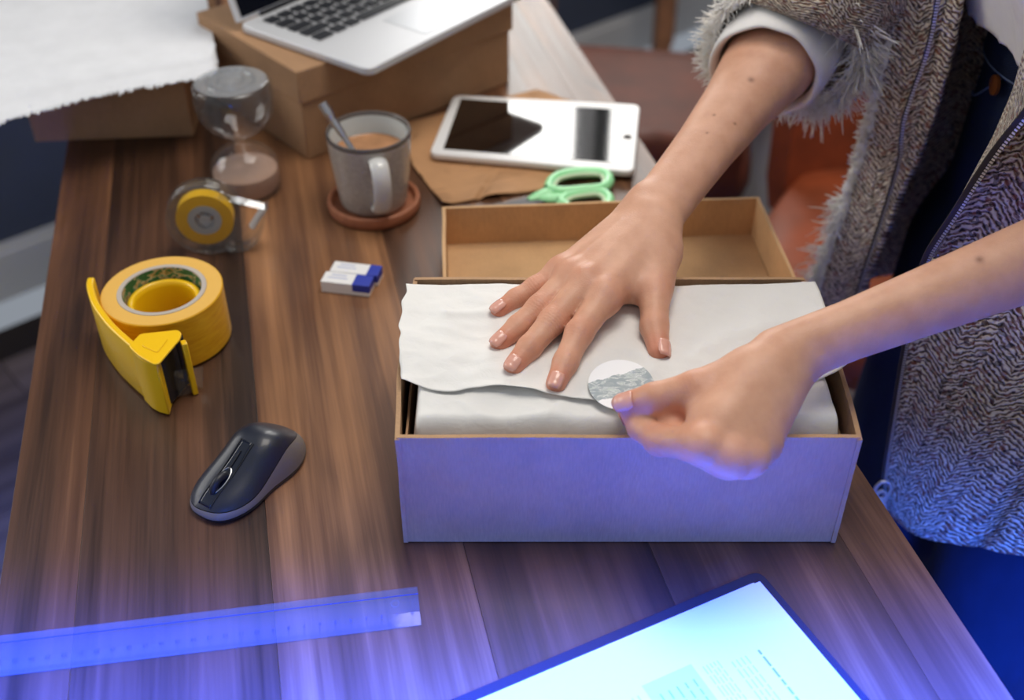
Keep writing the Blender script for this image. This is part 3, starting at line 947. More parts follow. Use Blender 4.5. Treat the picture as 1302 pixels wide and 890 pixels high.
km.grid(kraft, 90, 70).build('sheet', M_KRAFT, kr, angle=180, solid=0.0006, solid_off=1)

tab = thing('tablet', 'white tablet with a dark reflecting screen lying on kraft paper', 'tablet', P(680, 165, 0.008))
q4 = [P(545.5, 195, 0.012), P(577, 121, 0.012), P(814, 133, 0.012), P(806, 219, 0.012)]
MB().prism(rounded([(p.x, p.y) for p in q4], 0.011, 6), 0.0055, 0.0125).build('body', M_WHITE, tab, bevel=0.0016, segs=3)
s4 = [P(563.5, 189.5, 0.0126), P(586, 125.5, 0.0126), P(788, 139.5, 0.0126), P(785, 207, 0.0126)]
M_SCREEN = NT('tablet_screen'); M_SCREEN.set(Base_Color=sc4((12, 11, 12)), Roughness=0.06); M_SCREEN.b.inputs['Specular IOR Level'].default_value = 1.0; M_SCREEN.b.inputs['Coat Weight'].default_value = 1.0
MB().prism([(p.x, p.y) for p in s4], 0.0122, 0.0129).build('screen', M_SCREEN.m, tab, False)
hb = P(798, 174, 0.0127)
MB().lathe([(0.0002, 0.0), (0.0042, 0.0), (0.005, 0.0004), (0.0054, 0.0)], (hb.x, hb.y, 0.0125), 28).build('home_button', plain('button_ring', (214, 214, 214), 0.4), tab)

sc = thing('scissors', 'pair of scissors with pale green handles between tablet and lid', 'scissors', P(725, 245, 0.004))
M_GREEN = plain('mint_green_plastic', (158, 236, 172), 0.35, coat=0.2)
M_GREEN2 = plain('pale_green_lining', (206, 226, 190), 0.5)


def loop(pxs, z, r, name, ri=0.0):
    pts = [P(u, v, z) for u, v in pxs]
    pts = smooth_path(pts + [pts[0]], 5)
    return MB().tube(pts, r, 12, cap=False).build(name, M_GREEN, sc)


l1_ = [(697, 241), (704, 228), (722, 221), (748, 219), (768, 221), (774, 230), (766, 239), (742, 242), (715, 244)]
l2_ = [(712, 257), (722, 250), (744, 245), (764, 245), (774, 252), (772, 262), (756, 268), (730, 267)]
loop(l1_, 0.008, 0.0058, 'handle_loop'); loop(l2_, 0.0065, 0.0055, 'handle_loop')


M_BLADE = plain('dull_steel', (96, 96, 98), 0.55, 0.6)


def lining(pxs, z):
    c_ = P(sum(p[0] for p in pxs) / len(pxs), sum(p[1] for p in pxs) / len(pxs), z)
    pts = [P(u, v, z) for u, v in pxs]
    pts = [c_ + (p - c_) * (1 - 0.0050 / max((p - c_).length, 0.008)) for p in pts]
    pts = smooth_path(pts + [pts[0]], 5)
    return MB().tube(pts, 0.0022, 8, cap=False).build('loop_lining', M_GREEN2, sc)


lining(l1_, 0.0105); lining(l2_, 0.009)
MB().tube(smooth_path([P(706, 242, 0.007), P(690, 247, 0.007), P(672, 254, 0.006)], 5), [0.0085, 0.0085, 0.008, 0.008, 0.0075, 0.007, 0.0065, 0.006, 0.005, 0.004, 0.003], 12, flat=0.6).build('handle_shank', M_GREEN, sc)
MB().tube(smooth_path([P(722, 252, 0.006), P(700, 252, 0.006), P(682, 252, 0.006)], 5), [0.0075, 0.0075, 0.0075, 0.0075, 0.007, 0.007, 0.0065, 0.006, 0.005, 0.004, 0.003], 12, flat=0.6).build('handle_shank', M_GREEN, sc)
for k, (a, b_) in enumerate((((690, 250), (600, 272)), ((690, 253), (604, 276)))):
    p, q = P(*a, 0.004 + 0.0022 * k), P(*b_, 0.003 + 0.0022 * k)
    t_ = (q - p).normalized(); n_ = Vector((-t_.y, t_.x, 0)) * 0.006
    zz = 0.0028 + 0.0022 * k
    MB().prism([(p + n_)[:2], (p - n_)[:2], (q - n_ * 0.1)[:2], (q + n_ * 0.2)[:2]], zz, zz + 0.0016).build('blade', M_BLADE, sc, False)

# ------------------------------------------------------------------ computer mouse
ma = Vector((0.53, 0.848, 0)).normalized(); mx_ = Vector((ma.y, -ma.x, 0))
MO = Vector((-0.1940, 0.5965, 0))
mo = thing('computer_mouse', 'dark blue black wireless mouse with grey side grips on the desk', 'mouse', MO)


def mouse_pt(r, q, lift=0.0, zb=0.0):
    """r 0..1 from the crown to the edge, q the angle; long axis from front (-1) to back (+1)"""
    cx, cy = math.cos(q), math.sin(q)
    e = 2.7
    k = (abs(cx) ** e + abs(cy) ** e) ** (-1 / e)
    lx, ly = cx * k * r, cy * k * r
    width = 0.0275 * (1 - 0.10 * math.exp(-((ly + 0.05) / 0.35) ** 2) + 0.02 * ly)
    if ly > 0.5: width *= 1 - 0.15 * ((ly - 0.5) / 0.5) ** 2
    x, y = lx * width, ly * 0.0505
    hgt = 0.0205 + 0.0155 * math.exp(-((ly - 0.28) / 0.52) ** 2) - 0.002 * max(0, -ly)
    z = zb + 0.004 + (hgt - 0.004) * (1 - r ** 3.2) ** 0.55 + lift
    return MO + mx_ * x + ma * y + Vector((0, 0, z))


def mouse_patch(rs, q0, q1, n, lift=0.0):
    m = MB()
    m.grid(lambda u, v: mouse_pt(rs[0] + (rs[1] - rs[0]) * v, q0 + (q1 - q0) * u, lift), n, 14)
    return m


M_MSHELL = plain('mouse_dark_shell', (24, 30, 46), 0.4, coat=0.2)
M_MGREY = plain('mouse_grey_grip', (112, 106, 103), 0.5)
M_MBASE = plain('mouse_black_base', (22, 23, 28), 0.4)
tw = 2 * math.pi


def split_r(q):
    """where the dark top shell gives way to the side grip, by angle (0 = right side, pi/2 = back)"""
    d = math.degrees(q) % 360
    def bell(c0, w): return math.exp(-(((d - c0 + 180) % 360 - 180) / w) ** 2)
    return 0.972 - 0.16 * bell(38, 34) - 0.035 * bell(300, 40) - 0.04 * bell(165, 32)


top = MB().grid(lambda u, v: mouse_pt(split_r(tw * u) * v, tw * u, 0.0), 96, 26)
top.build('top_shell', M_MSHELL, mo, angle=60)
grip = MB().grid(lambda u, v: mouse_pt(split_r(tw * u) + 0.004 + (0.996 - split_r(tw * u)) * v, tw * u, -0.0004), 96, 8)
grip.build('side_grip', M_MGREY, mo, angle=60)
bs = MB()
rings = [[mouse_pt(1.0, tw * k / 96) * 1 for k in range(96)]]
rings[0] = [Vector((p.x, p.y, 0.0045)) for p in rings[0]]
cen = MO
rings += [[cen + (Vector((p.x, p.y, 0)) - cen) * f_ + Vector((0, 0, z)) for p in rings[0]] for f_, z in ((1.0, 0.003), (0.96, 0.0006), (0.9, 0.0004))]
bs.loft(rings, True, True).build('base', M_MBASE, mo)


def on_mouse(x, y, dz=0.0):
    """point on the shell at local x (across) and y (along), both in metres"""
    ly = y / 0.0505
    width = 0.0275 * (1 - 0.10 * math.exp(-((ly + 0.05) / 0.35) ** 2) + 0.02 * ly)
    lx = x / width
    r = (abs(lx) ** 2.7 + abs(ly) ** 2.7) ** (1 / 2.7)
    hgt = 0.0205 + 0.0155 * math.exp(-((ly - 0.28) / 0.52) ** 2) - 0.002 * max(0, -ly)
    z = 0.004 + (hgt - 0.004) * (1 - min(r, 0.999) ** 3.2) ** 0.55 + dz
    return MO + mx_ * x + ma * y + Vector((0, 0, z))


MB().grid(lambda u, v: on_mouse((u - 0.5) * 0.0105 * (1 if v < 0.5 else 1.25 - 0.5 * v), -0.046 + 0.05 * v, 0.0002), 8, 24).build('wheel_channel', plain('mouse_channel', (18, 24, 40), 0.2, coat=0.5), mo, solid=0.0003)
for s_ in (-1, 1): MB().tube([on_mouse(s_ * 0.0056, -0.046 + 0.05 * k / 20, 0.0003) for k in range(21)], 0.0004, 6).build('button_seam', M_BLACK, mo)
MB().tube([on_mouse(0.0, -0.018 + 0.014 * k / 8, 0.0009) for k in range(9)], 0.0005, 6).build('battery_light', M_BLACK, mo)
wc = on_mouse(0, -0.027, -0.004)
wh = MB()
wh.tube([wc + ma * 0.0085 * math.cos(a) + Vector((0, 0, 0.0078 * math.sin(a))) for a in [tw * k / 28 for k in range(29)]], 0.0030, 10)
wh.build('scroll_wheel', plain('wheel_rubber', (20, 24, 36), 0.45), mo)
MB().tube([on_mouse(0.0045 * math.cos(a), -0.027 + 0.0105 * math.sin(a), 0.0007) for a in [tw * k / 32 for k in range(33)]], 0.0005, 6).build('wheel_ring', M_STEEL, mo)

# ------------------------------------------------------------------ ruler
ru = thing('ruler', 'clear plastic ruler lying across the near left of the desk', 'ruler', P(300, 805))
r_a, r_b = P(536, 796), P(536, 796) + (P(0, 861) - P(536, 796)).normalized() * 0.31
rt = (r_b - r_a).normalized(); rn = Vector((rt.y, -rt.x, 0))
if rn.y < 0: rn = -rn
RW = 0.0312
M_RUL = clear('ruler_acrylic', (240, 246, 252), 1.5, 0.05, 0.05)
def RP(x, y): return r_a + rt * x + rn * y


rmb = MB()
prof = [(0.0, 0.0004), (0.0, 0.0012), (0.010, 0.0026), (0.024, 0.0026), (RW, 0.0022), (RW, 0.0004)]
rmb.loft([[RP(x, y) + Vector((0, 0, z)) for y, z in prof] for x in (0.0, 0.31)], True, True).build('body', M_RUL, ru, False, bevel=0.0002)
M_INK = plain('ruler_ink', (40, 60, 120), 0.6)
mk = MB()
for k in range(0, 301):
    ln2 = 0.0058 if k % 10 == 0 else (0.0045 if k % 5 == 0 else 0.003)
    x = 0.005 + k * 0.001
    mk.box(RP(x, 0.0008 + ln2 / 2) + Vector((0, 0, 0.0014 + (0.0006 + ln2 / 2) * 0.14)), (0.00016, ln2, 0.00006), math.atan2(rt.y, rt.x))
tag(mk.build('tick_marks', M_INK, ru, False), kind='stuff')
for k in range(0, 31):
    cu = bpy.data.curves.new('ruler_number', 'FONT'); cu.body = str(k); cu.size = 0.0038; cu.align_x = 'CENTER'; cu.align_y = 'CENTER'
    tmp = bpy.data.objects.new('tmp_number', cu)
    me = bpy.data.meshes.new_from_object(tmp)
    bpy.data.objects.remove(tmp)
    me.materials.clear(); me.materials.append(M_INK)
    o = bpy.data.objects.new('number', me); col.objects.link(o); o.parent = ru
    p = RP(0.005 + k * 0.01, 0.0092) + Vector((0, 0, 0.0029))
    o.location = p - ROOT[ru.name].translation
    o.rotation_euler = (0, 0, math.atan2(rt.y, rt.x))
MB().tube([RP(0.0, 0.0245) + Z * 0.0028, RP(0.31, 0.0245) + Z * 0.0028], 0.0003, 6).build('groove_line', M_INK, ru)
hr = P(503, 771); MB().lathe([(0.0020, 0.0027), (0.0024, 0.0031), (0.0030, 0.0031), (0.0033, 0.0027)], (hr.x, hr.y, 0), 24).build('hanging_hole', M_RUL, ru)

# ------------------------------------------------------------------ folder and printed paper
pc = P(966, 739.5, 0.003)
pu = (P(612, 890, 0.003) - pc).normalized(); pv = Vector((-pu.y, pu.x, 0))
if pv.dot(P(1106, 890, 0.003) - pc) < 0: pv = -pv
fo = thing('document_folder', 'grey plastic document folder lying under the printed sheets', 'folder', pc)
fpl = [pc - pu * 0.006 - pv * 0.009, pc + pu * 0.315 - pv * 0.009, pc + pu * 0.315 + pv * 0.222, pc - pu * 0.006 + pv * 0.222]
MB().prism(rounded([(p.x, p.y) for p in fpl], 0.008, 5), 0.0006, 0.0024).build('cover', clear('smoky_plastic', (120, 118, 122), 1.45, 0.15, 0.42, (92, 84, 84)), fo, bevel=0.0004)
M_PRINT = plain('grey_print', (150, 158, 176), 0.7)
M_PRINT2 = plain('pale_grey_print', (196, 202, 214), 0.7)
for k, (lab, z, du, dv) in enumerate((('printed white sheet on the grey folder, uppermost of the two', 0.0031, 0.0, 0.0), ('plain white sheet peeking out beneath the printed sheet', 0.0026, 0.004, -0.0012))):
    pr = thing('paper_sheet', lab, 'paper', pc + pu * 0.1 + pv * 0.1)
    o_ = pc + pu * du + pv * dv
    pl = [o_, o_ + pu * 0.297, o_ + pu * 0.297 + pv * 0.21, o_ + pv * 0.21]
    MB().prism([(p.x, p.y) for p in pl], z, z + 0.0003).build('sheet', M_PAPER, pr, False)
    if k: continue
    zz = z + 0.00035
    ax_ = math.atan2(pv.y, pv.x)

    def bar(a, b_, w, d, mat_, name):
        q = pc + pu * a + pv * b_
        MB().box((q.x, q.y, zz), (d, w, 0.00008), ax_).build(name, mat_, pr, False)
    MBt = MB()
    rnd = random.Random(3)
    for row in range(3):
        b0 = 0.034
        for w_k in range(4):
            pass

    def bars(mm, a0, a1, b_, thick, seed):
        """a printed line of unreadable small words along pv from a0 to a1"""
        r_ = random.Random(seed); x_ = a0
        while x_ < a1:
            wl = r_.uniform(0.003, 0.009)
            q = pc + pu * b_ + pv * (x_ + wl / 2)
            mm.box((q.x, q.y, zz), (wl, thick, 0.00008), ax_)
            x_ += wl + 0.0016
    m1 = MB(); bars(m1, 0.045, 0.100, 0.034, 0.0016, 1); m1.build('heading_print', M_PRINT, pr, False)
    m2 = MB()
    for i_ in range(4): bars(m2, 0.045, 0.112 + 0.006 * (i_ % 2), 0.044 + i_ * 0.0034, 0.0009, 10 + i_)
    for i_ in range(5): bars(m2, 0.040, 0.125, 0.062 + i_ * 0.0026, 0.0008, 30 + i_)
    tag(m2.build('text_print', M_PRINT2, pr, False), kind='stuff')
    q = pc + pu * 0.096 + pv * 0.085
    MB().box((q.x, q.y, zz - 0.00002), (0.10, 0.036, 0.00008), ax_).build('shaded_block', plain('block_print', (206, 212, 224), 0.7), pr, False)
    m3 = MB(); zz += 0.0001
    for i_ in range(5): bars(m3, 0.045, 0.110, 0.083 + i_ * 0.006, 0.0011, 50 + i_)
    tag(m3.build('block_text', M_PRINT, pr, False), kind='stuff')
    m4 = MB()
    for i_ in range(12): bars(m4, 0.04, 0.14, 0.120 + i_ * 0.004, 0.0009, 70 + i_)
    tag(m4.build('text_print', M_PRINT2, pr, False), kind='stuff')
# ------------------------------------------------------------------ the person: signed-distance body, surface nets
def smin(a, b, k):
    if k <= 0: return np.minimum(a, b)
    h = np.maximum(k - np.abs(a - b), 0.0) / k
    return np.minimum(a, b) - h * h * k * 0.25


def cone_d(px, py, pz, a, b, r0, r1):
    ax, ay, az = a; bx, by, bz = b[0] - a[0], b[1] - a[1], b[2] - a[2]
    L = bx * bx + by * by + bz * bz + 1e-12
    qx, qy, qz = px - ax, py - ay, pz - az
    t = np.clip((qx * bx + qy * by + qz * bz) / L, 0, 1)
    return np.sqrt((qx - t * bx) ** 2 + (qy - t * by) ** 2 + (qz - t * bz) ** 2) - (r0 + (r1 - r0) * t)


def field(ops, groups, lo, h, n):
    """ops: smooth union of cones; groups: (cones, k inside, k to the rest)"""
    xs = [np.float32(lo[i]) + np.arange(n[i], dtype=np.float32) * np.float32(h) for i in range(3)]

    def run(oplist, D):
        for a, b, r0, r1, k in oplist:
            R = max(r0, r1) + 0.03
            sl = []
            for i in range(3):
                i0 = int((min(a[i], b[i]) - R - lo[i]) / h); i1 = int((max(a[i], b[i]) + R - lo[i]) / h) + 2
                sl.append(slice(max(i0, 0), max(min(i1, n[i]), 0)))
            if any(q.stop <= q.start for q in sl): continue
            d = cone_d(xs[0][sl[0]][:, None, None], xs[1][sl[1]][None, :, None], xs[2][sl[2]][None, None, :], a, b, r0, r1)
            s = tuple(sl)
            D[s] = smin(D[s], d.astype(np.float32), k)
        return D
    D = run(ops, np.full(n, 0.5, np.float32))
    for fl, kin, kout in groups:
        allf = np.full(n, 0.5, np.float32)
        for fing in fl:
            allf = np.minimum(allf, run([(a, b, r0, r1, kin) for a, b, r0, r1 in fing], np.full(n, 0.5, np.float32)))
        D = smin(D, allf, kout)
    return D


def surface_nets(D, lo, h):
    S = D < 0
    n = np.array(D.shape)
    c = [(i, j, k) for i in (0, 1) for j in (0, 1) for k in (0, 1)]

    def cut(A, q): return A[q[0]:n[0] - 1 + q[0], q[1]:n[1] - 1 + q[1], q[2]:n[2] - 1 + q[2]]
    cnt = sum(cut(S, q).astype(np.int8) for q in c)
    act = (cnt > 0) & (cnt < 8)
    idx = np.full(act.shape, -1, np.int64)
    cells = np.argwhere(act)
    idx[act] = np.arange(len(cells))
    acc = np.zeros((len(cells), 3)); num = np.zeros(len(cells))
    for q in c:
        for ax in range(3):
            if q[ax] == 1: continue
            q2 = list(q); q2[ax] = 1
            d0 = D[tuple((cells + q).T)].astype(np.float64); d1 = D[tuple((cells + q2).T)].astype(np.float64)
            m = (d0 < 0) != (d1 < 0)
            t = np.where(m, d0 / np.where(m, d0 - d1, 1), 0)
            p = np.array(q, float)[None, :].repeat(len(cells), 0); p[:, ax] += t
            acc += p * m[:, None]; num += m
    V = np.array(lo)[None, :] + (cells + acc / num[:, None]) * h
    faces = []
    for ax in range(3):
        o1, o2 = [(1, 2), (2, 0), (0, 1)][ax]
        sl0 = [slice(None)] * 3; sl1 = [slice(None)] * 3
        sl0[ax] = slice(0, n[ax] - 1); sl1[ax] = slice(1, n[ax])
        A, B = S[tuple(sl0)], S[tuple(sl1)]
        e = np.argwhere(A != B)
        ok = (e[:, o1] > 0) & (e[:, o2] > 0) & (e[:, o1] < n[o1] - 1) & (e[:, o2] < n[o2] - 1)
        e = e[ok]
        inside = S[tuple(e.T)]
        q = []
        for d1_, d2_ in ((1, 1), (0, 1), (0, 0), (1, 0)):
            f = e.copy(); f[:, o1] -= d1_; f[:, o2] -= d2_
            q.append(idx[tuple(f.T)])
        q = np.stack(q, 1)
        q[~inside] = q[~inside][:, ::-1]
        faces.append(q)
    return V, np.concatenate(faces)


def relax(V, F, it=2, lam=0.5):
    e = np.concatenate([F[:, [i, (i + 1) % 4]] for i in range(4)])
    for _ in range(it):
        deg = np.bincount(e[:, 0], minlength=len(V)).astype(float)
        s = np.stack([np.bincount(e[:, 0], V[e[:, 1], i], len(V)) for i in range(3)], 1)
        deg = np.maximum(deg, 1)
        V = V + lam * (s / deg[:, None] - V)
    return V


def sdf_mesh(ops, groups, lo, hi, h, it=2):
    n = tuple(int((hi[i] - lo[i]) / h) + 2 for i in range(3))
    D = field(ops, groups, lo, h, n)
    V, F = surface_nets(D, lo, h)
    return relax(V, F, it), F


def chain(pts, rs):
    return [(tuple(pts[i]), tuple(pts[i + 1]), rs[i], rs[i + 1]) for i in range(len(pts) - 1)]


def point_d(p, ops, groups):
    d = 0.5
    q = [np.float64(x) for x in p]
    for a, b, r0, r1, k in ops: d = smin(d, cone_d(*q, a, b, r0, r1), k)
    for fl, kin, kout in groups:
        m = 0.5
        for fing in fl:
            f = 0.5
            for a, b, r0, r1 in fing: f = smin(f, cone_d(*q, a, b, r0, r1), kin)
            m = min(m, f)
        d = smin(d, m, kout)
    return float(d)


# ---- right hand: spread flat on the tissue, fingers to the left
RW_ = P(829, 276, 0.136)
r_mcp = [P(768, 378, 0.1255), P(744, 362, 0.1285), P(727, 352, 0.1265), P(714, 346, 0.1205)]
r_car = [P(843, 292, 0.135), P(830, 285, 0.1385), P(817, 279, 0.137), P(806, 274, 0.132)]
r_fing = [
    ([r_mcp[0], P(736, 424, 0.1195), P(719, 461, 0.1135), P(707, 487, 0.1095)], [0.0112, 0.0096, 0.0084, 0.0070]),
    ([r_mcp[1], P(702, 409, 0.1200), P(673, 442, 0.1135), P(653, 465, 0.1093)], [0.0112, 0.0095, 0.0083, 0.0070]),
    ([r_mcp[2], P(686, 391, 0.1185), P(659, 415, 0.1130), P(635, 435, 0.1093)], [0.0108, 0.0091, 0.0080, 0.0068]),
    ([r_mcp[3], P(681, 366, 0.1155), P(656, 380, 0.1118), P(634, 394, 0.1088)], [0.0098, 0.0082, 0.0072, 0.0062]),
]
r_thumb = ([P(842, 318, 0.128), P(833, 372, 0.1215), P(832, 415, 0.1145), P(838, 446, 0.1100)], [0.0135, 0.0112, 0.0098, 0.0078])


def along_px(u, v, Q, dist):
    """the farther point on the line of sight through (u, v) that lies dist from Q"""
    o_, d_ = Vector((0, 0, CAMH)), _ray(u, v).normalized()
    q = Q - o_; b_ = d_.dot(q)
    return o_ + d_ * (b_ + math.sqrt(max(b_ * b_ - q.length_squared + dist * dist, 0)))


r_elb = RW_ + (along_px(976, 84, RW_, 0.212) - RW_).normalized() * 0.262
r_sh = Vector((0.37, 1.0, 0.455))
ra = (r_elb - RW_).normalized()
rside = Vector((0.75, -0.6, -0.05)); rside = (rside - ra * rside.dot(ra)).normalized()
bones_r = [[], []]
ops_r = []
ARM_R = [(0.0, 0.0164), (0.05, 0.0172), (0.092, 0.0188), (0.15, 0.0235), (0.212, 0.0325), (0.262, 0.0350)]
for s_ in (-1, 1):
    for (La, ra_), (Lb, rb_) in zip(ARM_R[:-1], ARM_R[1:]):
        bones_r[s_ > 0].append((tuple(RW_ + ra * La + rside * 0.0066 * s_), tuple(RW_ + ra * Lb + rside * 0.0066 * s_), ra_, rb_))
ops_r.append((r_elb, r_elb.lerp(r_sh, 0.25), 0.0355, 0.036, 0.02))
for cpt, m, r0, r1 in zip(r_car, r_mcp, (0.0135, 0.0135, 0.013, 0.0125), (0.0108, 0.0108, 0.0106, 0.0100)):
    ops_r.append((cpt, m, r0, r1, 0.012))
for i in range(3): ops_r.append((r_mcp[i] - Z * 0.003, r_mcp[i + 1] - Z * 0.003, 0.0080, 0.0080, 0.008))
for i in range(4):                                              # knuckles and tendons
    ops_r.append((r_mcp[i] + Z * 0.0035, r_mcp[i] + Z * 0.0035, 0.0075, 0.0075, 0.008))
    ops_r.append((r_mcp[i] + Z * 0.0075, r_mcp[i].lerp(r_car[i], 0.7) + Z * 0.0085, 0.0028, 0.0022, 0.006))
ops_r.append((RW_ - rside * 0.013 + ra * 0.012 + Z * 0.006, RW_ - rside * 0.013 + ra * 0.012 + Z * 0.006, 0.0072, 0.0072, 0.014))   # wrist bone
ops_r.append((P(838, 330, 0.122), r_mcp[0].lerp(r_mcp[1], 0.3) - Z * 0.006, 0.0120, 0.0085, 0.014))
ops_r.append((P(832, 366, 0.118), P(792, 368, 0.117), 0.0085, 0.0075, 0.012))      # web of the thumb
grp_r = [([bones_r[0]], 0.0, 0.012), ([bones_r[1]], 0.0, 0.010), ([chain(*f) for f in r_fing], 0.004, 0.007), ([chain(*r_thumb)], 0.004, 0.014)]

# ---- left hand: thumb and forefinger pinch the sticker
LW_ = P(990, 455, 0.138)
l_mcp = [P(893, 566, 0.1275), P(925, 582, 0.122), P(950, 582, 0.117), P(968, 566, 0.113)]
l_car = [P(962, 466, 0.1405), P(978, 474, 0.1385), P(995, 478, 0.133), P(1008, 478, 0.127)]
l_fing = [
    ([l_mcp[0], P(838, 560, 0.1125), P(815, 544, 0.1090), P(802, 526, 0.1085)], [0.0110, 0.0094, 0.0082, 0.0070]),
    ([l_mcp[1], P(872, 566, 0.1135), P(851, 540, 0.1125), P(868, 524, 0.1185)], [0.0108, 0.0092, 0.0082, 0.0072]),
    ([l_mcp[2], P(902, 562, 0.1135), P(884, 540, 0.1140), P(905, 525, 0.120)], [0.0104, 0.0090, 0.0080, 0.0070]),
    ([l_mcp[3], P(928, 560, 0.1135), P(915, 540, 0.1145), P(930, 525, 0.120)], [0.0096, 0.0082, 0.0074, 0.0064]),
]
l_thumb = ([P(945, 474, 0.138), P(884, 494, 0.1345), P(832, 507, 0.1265), P(799, 513, 0.1195)], [0.0135, 0.0112, 0.0100, 0.0080])
l_elb = LW_ + (Vector((0.338, 0.618, 0.178)) - LW_).normalized() * 0.25
l_sh = Vector((0.42, 0.665, 0.455))
la = (l_elb - LW_).normalized()
lside = Vector((0.2, -0.5, -0.8)); lside = (lside - la * lside.dot(la)).normalized()
bones_l = [[], []]
ops_l = []
ARM_L = [(0.0, 0.0150), (0.05, 0.0148), (0.10, 0.0172), (0.15, 0.0200), (0.20, 0.0228), (0.25, 0.0290)]
for s_ in (-1, 1):
    for (La, ra_), (Lb, rb_) in zip(ARM_L[:-1], ARM_L[1:]):
        bones_l[s_ > 0].append((tuple(LW_ + la * La + lside * 0.0050 * s_), tuple(LW_ + la * Lb + lside * 0.0050 * s_), ra_, rb_))
ops_l.append((l_elb, l_elb.lerp(l_sh, 0.25), 0.032, 0.034, 0.02))
for cpt, m, r0, r1 in zip(l_car, l_mcp, (0.0135, 0.0135, 0.013, 0.012), (0.0112, 0.0110, 0.0106, 0.0100)):
    ops_l.append((cpt, m, r0, r1, 0.014))
for i in range(3): ops_l.append((l_mcp[i], l_mcp[i + 1], 0.0085, 0.0085, 0.008))
back_n = (l_mcp[0] - l_car[1]).cross(l_mcp[2] - l_car[1]).normalized()
if back_n.y > 0: back_n = -back_n
for i in range(4): ops_l.append((l_mcp[i] + back_n * 0.004, l_mcp[i] + back_n * 0.004, 0.0072, 0.0072, 0.008))
ops_l.append((P(945, 480, 0.135), l_mcp[0].lerp(l_car[0], 0.35), 0.0135, 0.0100, 0.014))
ops_l.append((P(893, 500, 0.130), P(893, 536, 0.127), 0.0090, 0.0095, 0.012))
grp_l = [([bones_l[0]], 0.0, 0.012), ([bones_l[1]], 0.0, 0.010), ([chain(*f) for f in l_fing], 0.004, 0.006), ([chain(*l_thumb)], 0.004, 0.007)]

VR, FR = sdf_mesh(ops_r, grp_r, (-0.04, 0.54, 0.09), (0.32, 1.02, 0.27), 0.00125)
VL, FL = sdf_mesh(ops_l, grp_l, (0.05, 0.45, 0.09), (0.46, 0.74, 0.26), 0.00125)

# ---- trunk, upper arms, neck and head (clothed or outside the picture)
CY = 0.835
neck0, head_c = Vector((0.365, CY, 0.54)), Vector((0.30, CY - 0.01, 0.70))
hf = Vector((-0.93, -0.02, -0.36)).normalized(); hs = Vector((0.02, -1, 0)).normalized(); hu = hf.cross(hs).normalized()
if hu.z < 0: hu = -hu


def HP(f, s, u): return head_c + hf * f + hs * s + hu * u


ops_b = []
for s_ in (-1, 1):
    ops_b += [((0.515, CY + 0.07 * s_, 0.03), (0.50, CY + 0.06 * s_, 0.20), 0.076, 0.060, 0.03),
              ((0.50, CY + 0.06 * s_, 0.20), (0.435, CY + 0.075 * s_, 0.40), 0.060, 0.078, 0.03),
              ((0.435, CY + 0.075 * s_, 0.40), (0.405, CY + 0.10 * s_, 0.47), 0.078, 0.055, 0.03)]
ops_b += [((0.405, CY + 0.1, 0.47), tuple(r_sh), 0.055, 0.046, 0.03), ((0.405, CY - 0.1, 0.47), tuple(l_sh), 0.055, 0.046, 0.03),
          (tuple(r_sh), tuple(r_elb), 0.046, 0.036, 0.02), (tuple(l_sh), tuple(l_elb), 0.046, 0.033, 0.02),
          ((0.405, CY, 0.49), tuple(neck0), 0.06, 0.05, 0.03), (tuple(neck0), tuple(HP(-0.02, 0, -0.05)), 0.05, 0.05, 0.02)]
for x, y, z in ((0.515, CY, 0.0),):
    for s_ in (-1, 1):
        hip = (0.515, CY - 0.088, 0.0) if s_ < 0 else (0.49, CY + 0.08, -0.02)
        knee = (0.485, CY - 0.10, -0.34) if s_ < 0 else (0.435, CY + 0.07, -0.34); ank = (0.525 if s_ < 0 else 0.46, CY + 0.09 * s_, -0.67)
        ops_b += [(hip, knee, 0.074, 0.052, 0.03), (knee, ank, 0.050, 0.032, 0.02)]
Vb, Fb = sdf_mesh(ops_b, [], (0.18, 0.50, -0.72), (0.66, 1.15, 0.62), 0.008, 1)
ops_h = [(HP(-0.02, 0, 0.035), HP(-0.005, 0, 0.02), 0.088, 0.082, 0.02), (HP(0.03, 0, 0.03), HP(0.045, 0, -0.06), 0.060, 0.046, 0.04),
         (HP(0.055, 0, -0.085), HP(0.06, 0, -0.085), 0.026, 0.026, 0.03), (HP(0.083, 0, 0.015), HP(0.104, 0, -0.022), 0.008, 0.0105, 0.012),
         (HP(0.085, -0.010, -0.028), HP(0.085, 0.010, -0.028), 0.008, 0.008, 0.008),
         (HP(0.0815, -0.018, -0.052), HP(0.0815, 0.018, -0.052), 0.0055, 0.0055, 0.006), (HP(0.081, -0.014, -0.060), HP(0.081, 0.014, -0.060), 0.006, 0.006, 0.006),
         (HP(0.076, -0.035, 0.030), HP(0.081, -0.015, 0.032), 0.008, 0.008, 0.014), (HP(0.076, 0.035, 0.030), HP(0.081, 0.015, 0.032), 0.008, 0.008, 0.014),
         (HP(-0.02, 0, -0.05), neck0, 0.05, 0.05, 0.03)]
for s_ in (-1, 1):
    ops_h += [(HP(-0.012, 0.082 * s_, 0.018), HP(-0.005, 0.080 * s_, -0.02), 0.011, 0.008, 0.008)]
ops_h = [(tuple(a), tuple(b), r0, r1, k) for a, b, r0, r1, k in ops_h]
Vh, Fh = sdf_mesh(ops_h, [], (0.12, 0.66, 0.52), (0.48, 1.0, 0.90), 0.0042, 2)

